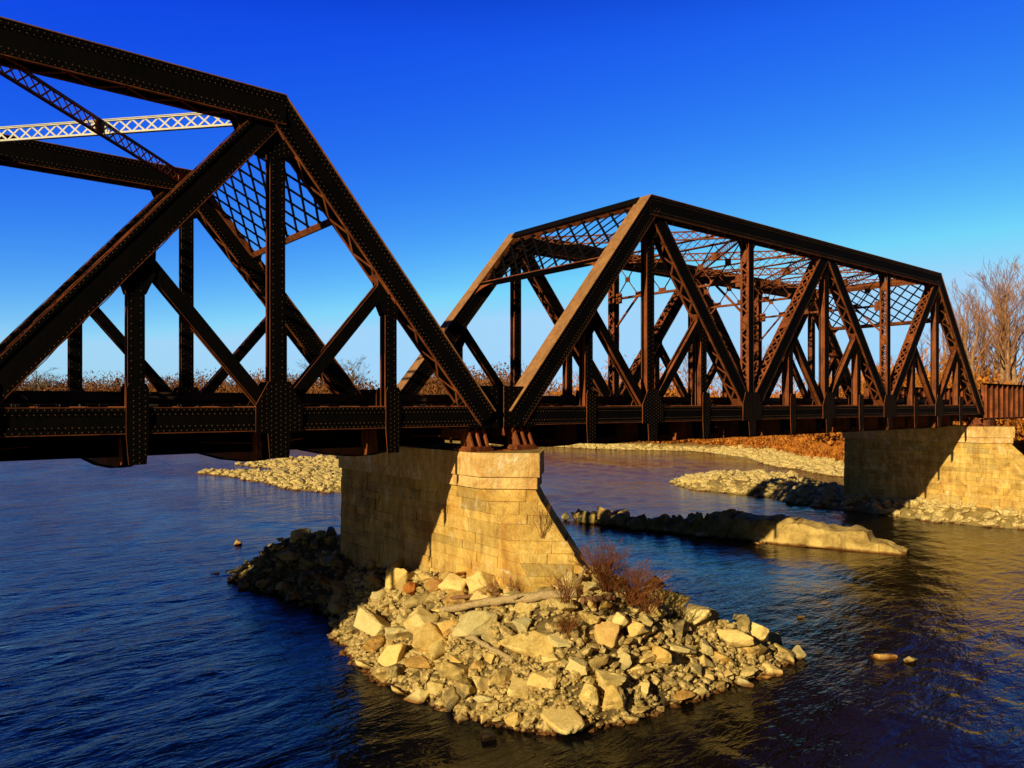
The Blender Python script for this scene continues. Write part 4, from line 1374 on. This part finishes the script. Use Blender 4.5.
# brush massed along the far banks: nobody could count it
def brush(name, path, depth_m, h0, h1, n, m, label, seed, leaf=.3, per=34, zmin=1.3):
    rl = np.random.default_rng(seed)
    P_ = np.array(path, float)
    i = rl.integers(0, len(P_) - 1, n); t = rl.random(n)[:, None]
    B = P_[i] * (1 - t) + P_[i + 1] * t
    X = B[:, 0] + rl.random(n) * depth_m[0]; Y = B[:, 1] + rl.random(n) * depth_m[1]
    Z = ground_h(X, Y); cl = fbm(X, Y, .05, seed, 3)
    k = Z > zmin; X, Y, Z, cl = X[k], Y[k], Z[k], cl[k]; n = len(X)
    hh_ = rl.uniform(h0, h1, n) * np.clip(1 + cl * 1.0, .35, 1.7)
    C = np.repeat(np.stack([X, Y, Z], -1)[:, None], per, 1)
    d = rl.normal(0, 1, (n, per, 3)); d /= np.linalg.norm(d, axis=2, keepdims=True)
    d *= rl.random((n, per, 1)) ** .75
    C = C + d * np.stack([hh_ * .42, hh_ * .42, hh_ * .5], -1)[:, None] + np.stack([0 * hh_, 0 * hh_, hh_ * .46], -1)[:, None]
    up = rl.normal(0, .45, (n, per, 3)); up[:, :, 2] = 1
    up *= leaf * rl.uniform(.5, 2.2, (n, per, 1))
    sd = rl.normal(0, 1, (n, per, 3)); sd[:, :, 2] *= .3; sd *= leaf * .34
    V = np.stack([C - sd, C + sd, C + up], 2).reshape(-1, 3)
    F = np.arange(len(V)).reshape(-1, 3)
    me = bpy.data.meshes.new(name); me.from_pydata(V.tolist(), [], F.tolist()); me.materials.append(m)
    o = bpy.data.objects.new(name, me); col.objects.link(o); tag(o, label, 'brush', kind='stuff')
far_path = [(4.75 * D, 6.0 * D, 0), (5.02 * D, 4.9 * D, 0), (5.5 * D, 3.85 * D, 0), (5.3 * D, 3.2 * D, 0), (5.0 * D, 2.5 * D, 0), (4.7 * D, 2.0 * D, 0), (4.75 * D, 1.0 * D, 0)]
brush('tall_brush', far_path, (45, 22), 6.0, 10.5, 2600, BRUSH, 'rust coloured leafless brush massed along the far bank behind the centre span', 31, .45, 60)
brush('bank_grass', [(a * D - 2.5, b * D - 2.0, 0) for a, b in [(4.5, 5.6), (4.85, 4.6), (5.2, 3.8), (4.95, 3.15), (4.45, 2.55), (4.25, 2.05), (4.3, 1.3), (4.6, .6)]], (15, 9), .8, 2.5, 4200, BRUSH, 'dry orange grass and weeds on the slope of the far bank', 32, .28, 30, .85)
brush('thicket', [(*dirpt(940, 112), 0), (*dirpt(1045, 100), 0)], (16, 10), 3.5, 8.0, 260, BRUSH, 'orange brown thicket at the foot of the tall bare trees at right', 35, .5, 70)
BRUSHD = plant_mat('distant_russet_wood', (.14, .055, .022), (.34, .14, .05))
left_path = [(-9 * D, 20.5 * D, 0), (-4 * D, 18.5 * D, 0), (0, 16.6 * D, 0), (2.6 * D, 13 * D, 0), (4.1 * D, 8.8 * D, 0), (4.9 * D, 6.2 * D, 0)]
brush('distant_wood', left_path, (40, 50), 10.8, 11.8, 3000, BRUSHD, 'distant russet woodland forming the skyline behind the left span', 33, .5, 170)

# ------------------------------------------------------------------ sun, sky, camera
elev = math.asin(SUN_TO.z)
sun = bpy.data.lights.new('sun', 'SUN'); sun.energy = 5.0; sun.angle = math.radians(.53); sun.color = (1.0, .83, .44)
so = bpy.data.objects.new('sun', sun); col.objects.link(so)
so.rotation_euler = (-SUN_TO).to_track_quat('-Z', 'Y').to_euler()
w = bpy.data.worlds.new('World'); scene.world = w; w.use_nodes = True
nt = w.node_tree
for n_ in list(nt.nodes): nt.nodes.remove(n_)
sky = nt.nodes.new('ShaderNodeTexSky'); sky.sky_type = 'NISHITA'; sky.sun_disc = False
sky.sun_elevation = elev; sky.sun_rotation = math.atan2(SUN_TO.x, SUN_TO.y)
sky.air_density = 1.0; sky.dust_density = .3; sky.ozone_density = 2.0
sc_ = nt.nodes.new('ShaderNodeVectorMath'); sc_.operation = 'SCALE'; sc_.inputs['Scale'].default_value = .10
sp_ = nt.nodes.new('ShaderNodeSeparateXYZ'); cb_ = nt.nodes.new('ShaderNodeCombineXYZ')
nt.links.new(sky.outputs[0], sc_.inputs[0]); nt.links.new(sc_.outputs[0], sp_.inputs[0])
for i_, (pw, gain) in enumerate(((3.0, 10 * 4.6), (2.1, 10 * 2.5), (.30, 10 * 1.12))):
    p_ = nt.nodes.new('ShaderNodeMath'); p_.operation = 'POWER'; p_.inputs[1].default_value = pw
    m_ = nt.nodes.new('ShaderNodeMath'); m_.operation = 'MULTIPLY'; m_.inputs[1].default_value = gain
    c_ = nt.nodes.new('ShaderNodeMath'); c_.operation = 'MINIMUM'; c_.inputs[1].default_value = (3.7, 6.7, 9.6)[i_]
    nt.links.new(sp_.outputs[i_], p_.inputs[0]); nt.links.new(p_.outputs[0], m_.inputs[0]); nt.links.new(m_.outputs[0], c_.inputs[0]); nt.links.new(c_.outputs[0], cb_.inputs[i_])
bg = nt.nodes.new('ShaderNodeBackground'); bg.inputs['Strength'].default_value = .10
out = nt.nodes.new('ShaderNodeOutputWorld')
tcw = nt.nodes.new('ShaderNodeTexCoord'); sxyz = nt.nodes.new('ShaderNodeSeparateXYZ'); mrw = nt.nodes.new('ShaderNodeMapRange')
mrw.interpolation_type = 'SMOOTHSTEP'
for i_, v_ in zip((1, 2, 3, 4), (.42, .64, 1.0, .02)): mrw.inputs[i_].default_value = v_  # sky dimmed towards the zenith to deepen the shadows
mulw = nt.nodes.new('ShaderNodeVectorMath'); mulw.operation = 'SCALE'
nt.links.new(tcw.outputs['Generated'], sxyz.inputs[0]); nt.links.new(sxyz.outputs['Z'], mrw.inputs[0])
nt.links.new(cb_.outputs[0], mulw.inputs[0]); nt.links.new(mrw.outputs[0], mulw.inputs['Scale'])
dotw = nt.nodes.new('ShaderNodeVectorMath'); dotw.operation = 'DOT_PRODUCT'; dotw.inputs[1].default_value = (.63, .776, 0)
mr2 = nt.nodes.new('ShaderNodeMapRange'); mr2.interpolation_type = 'SMOOTHSTEP'
for i_, v_ in zip((1, 2, 3, 4), (.0, .74, .09, 1.0)): mr2.inputs[i_].default_value = v_  # unseen sky behind the camera dimmed too, for darker shadows
mul2 = nt.nodes.new('ShaderNodeVectorMath'); mul2.operation = 'SCALE'
nt.links.new(tcw.outputs['Generated'], dotw.inputs[0]); nt.links.new(dotw.outputs['Value'], mr2.inputs[0])
nt.links.new(mulw.outputs[0], mul2.inputs[0]); nt.links.new(mr2.outputs[0], mul2.inputs['Scale'])
nt.links.new(mul2.outputs[0], bg.inputs['Color']); nt.links.new(bg.outputs[0], out.inputs[0])

cam = bpy.data.cameras.new('camera'); co = bpy.data.objects.new('camera', cam); col.objects.link(co)
co.location = (0, 0, EYE)
co.rotation_euler = (math.pi / 2, 0, -math.atan2(FW[0], FW[1]))
cam.sensor_width = 36; cam.lens = FPX / 1024 * 36; cam.shift_y = 20 / 1024
cam.clip_start = .1; cam.clip_end = 9000
scene.camera = co
scene.render.resolution_x = 1024; scene.render.resolution_y = 768
scene.view_settings.view_transform = 'Standard'; scene.view_settings.look = 'None'; scene.view_settings.exposure = 0
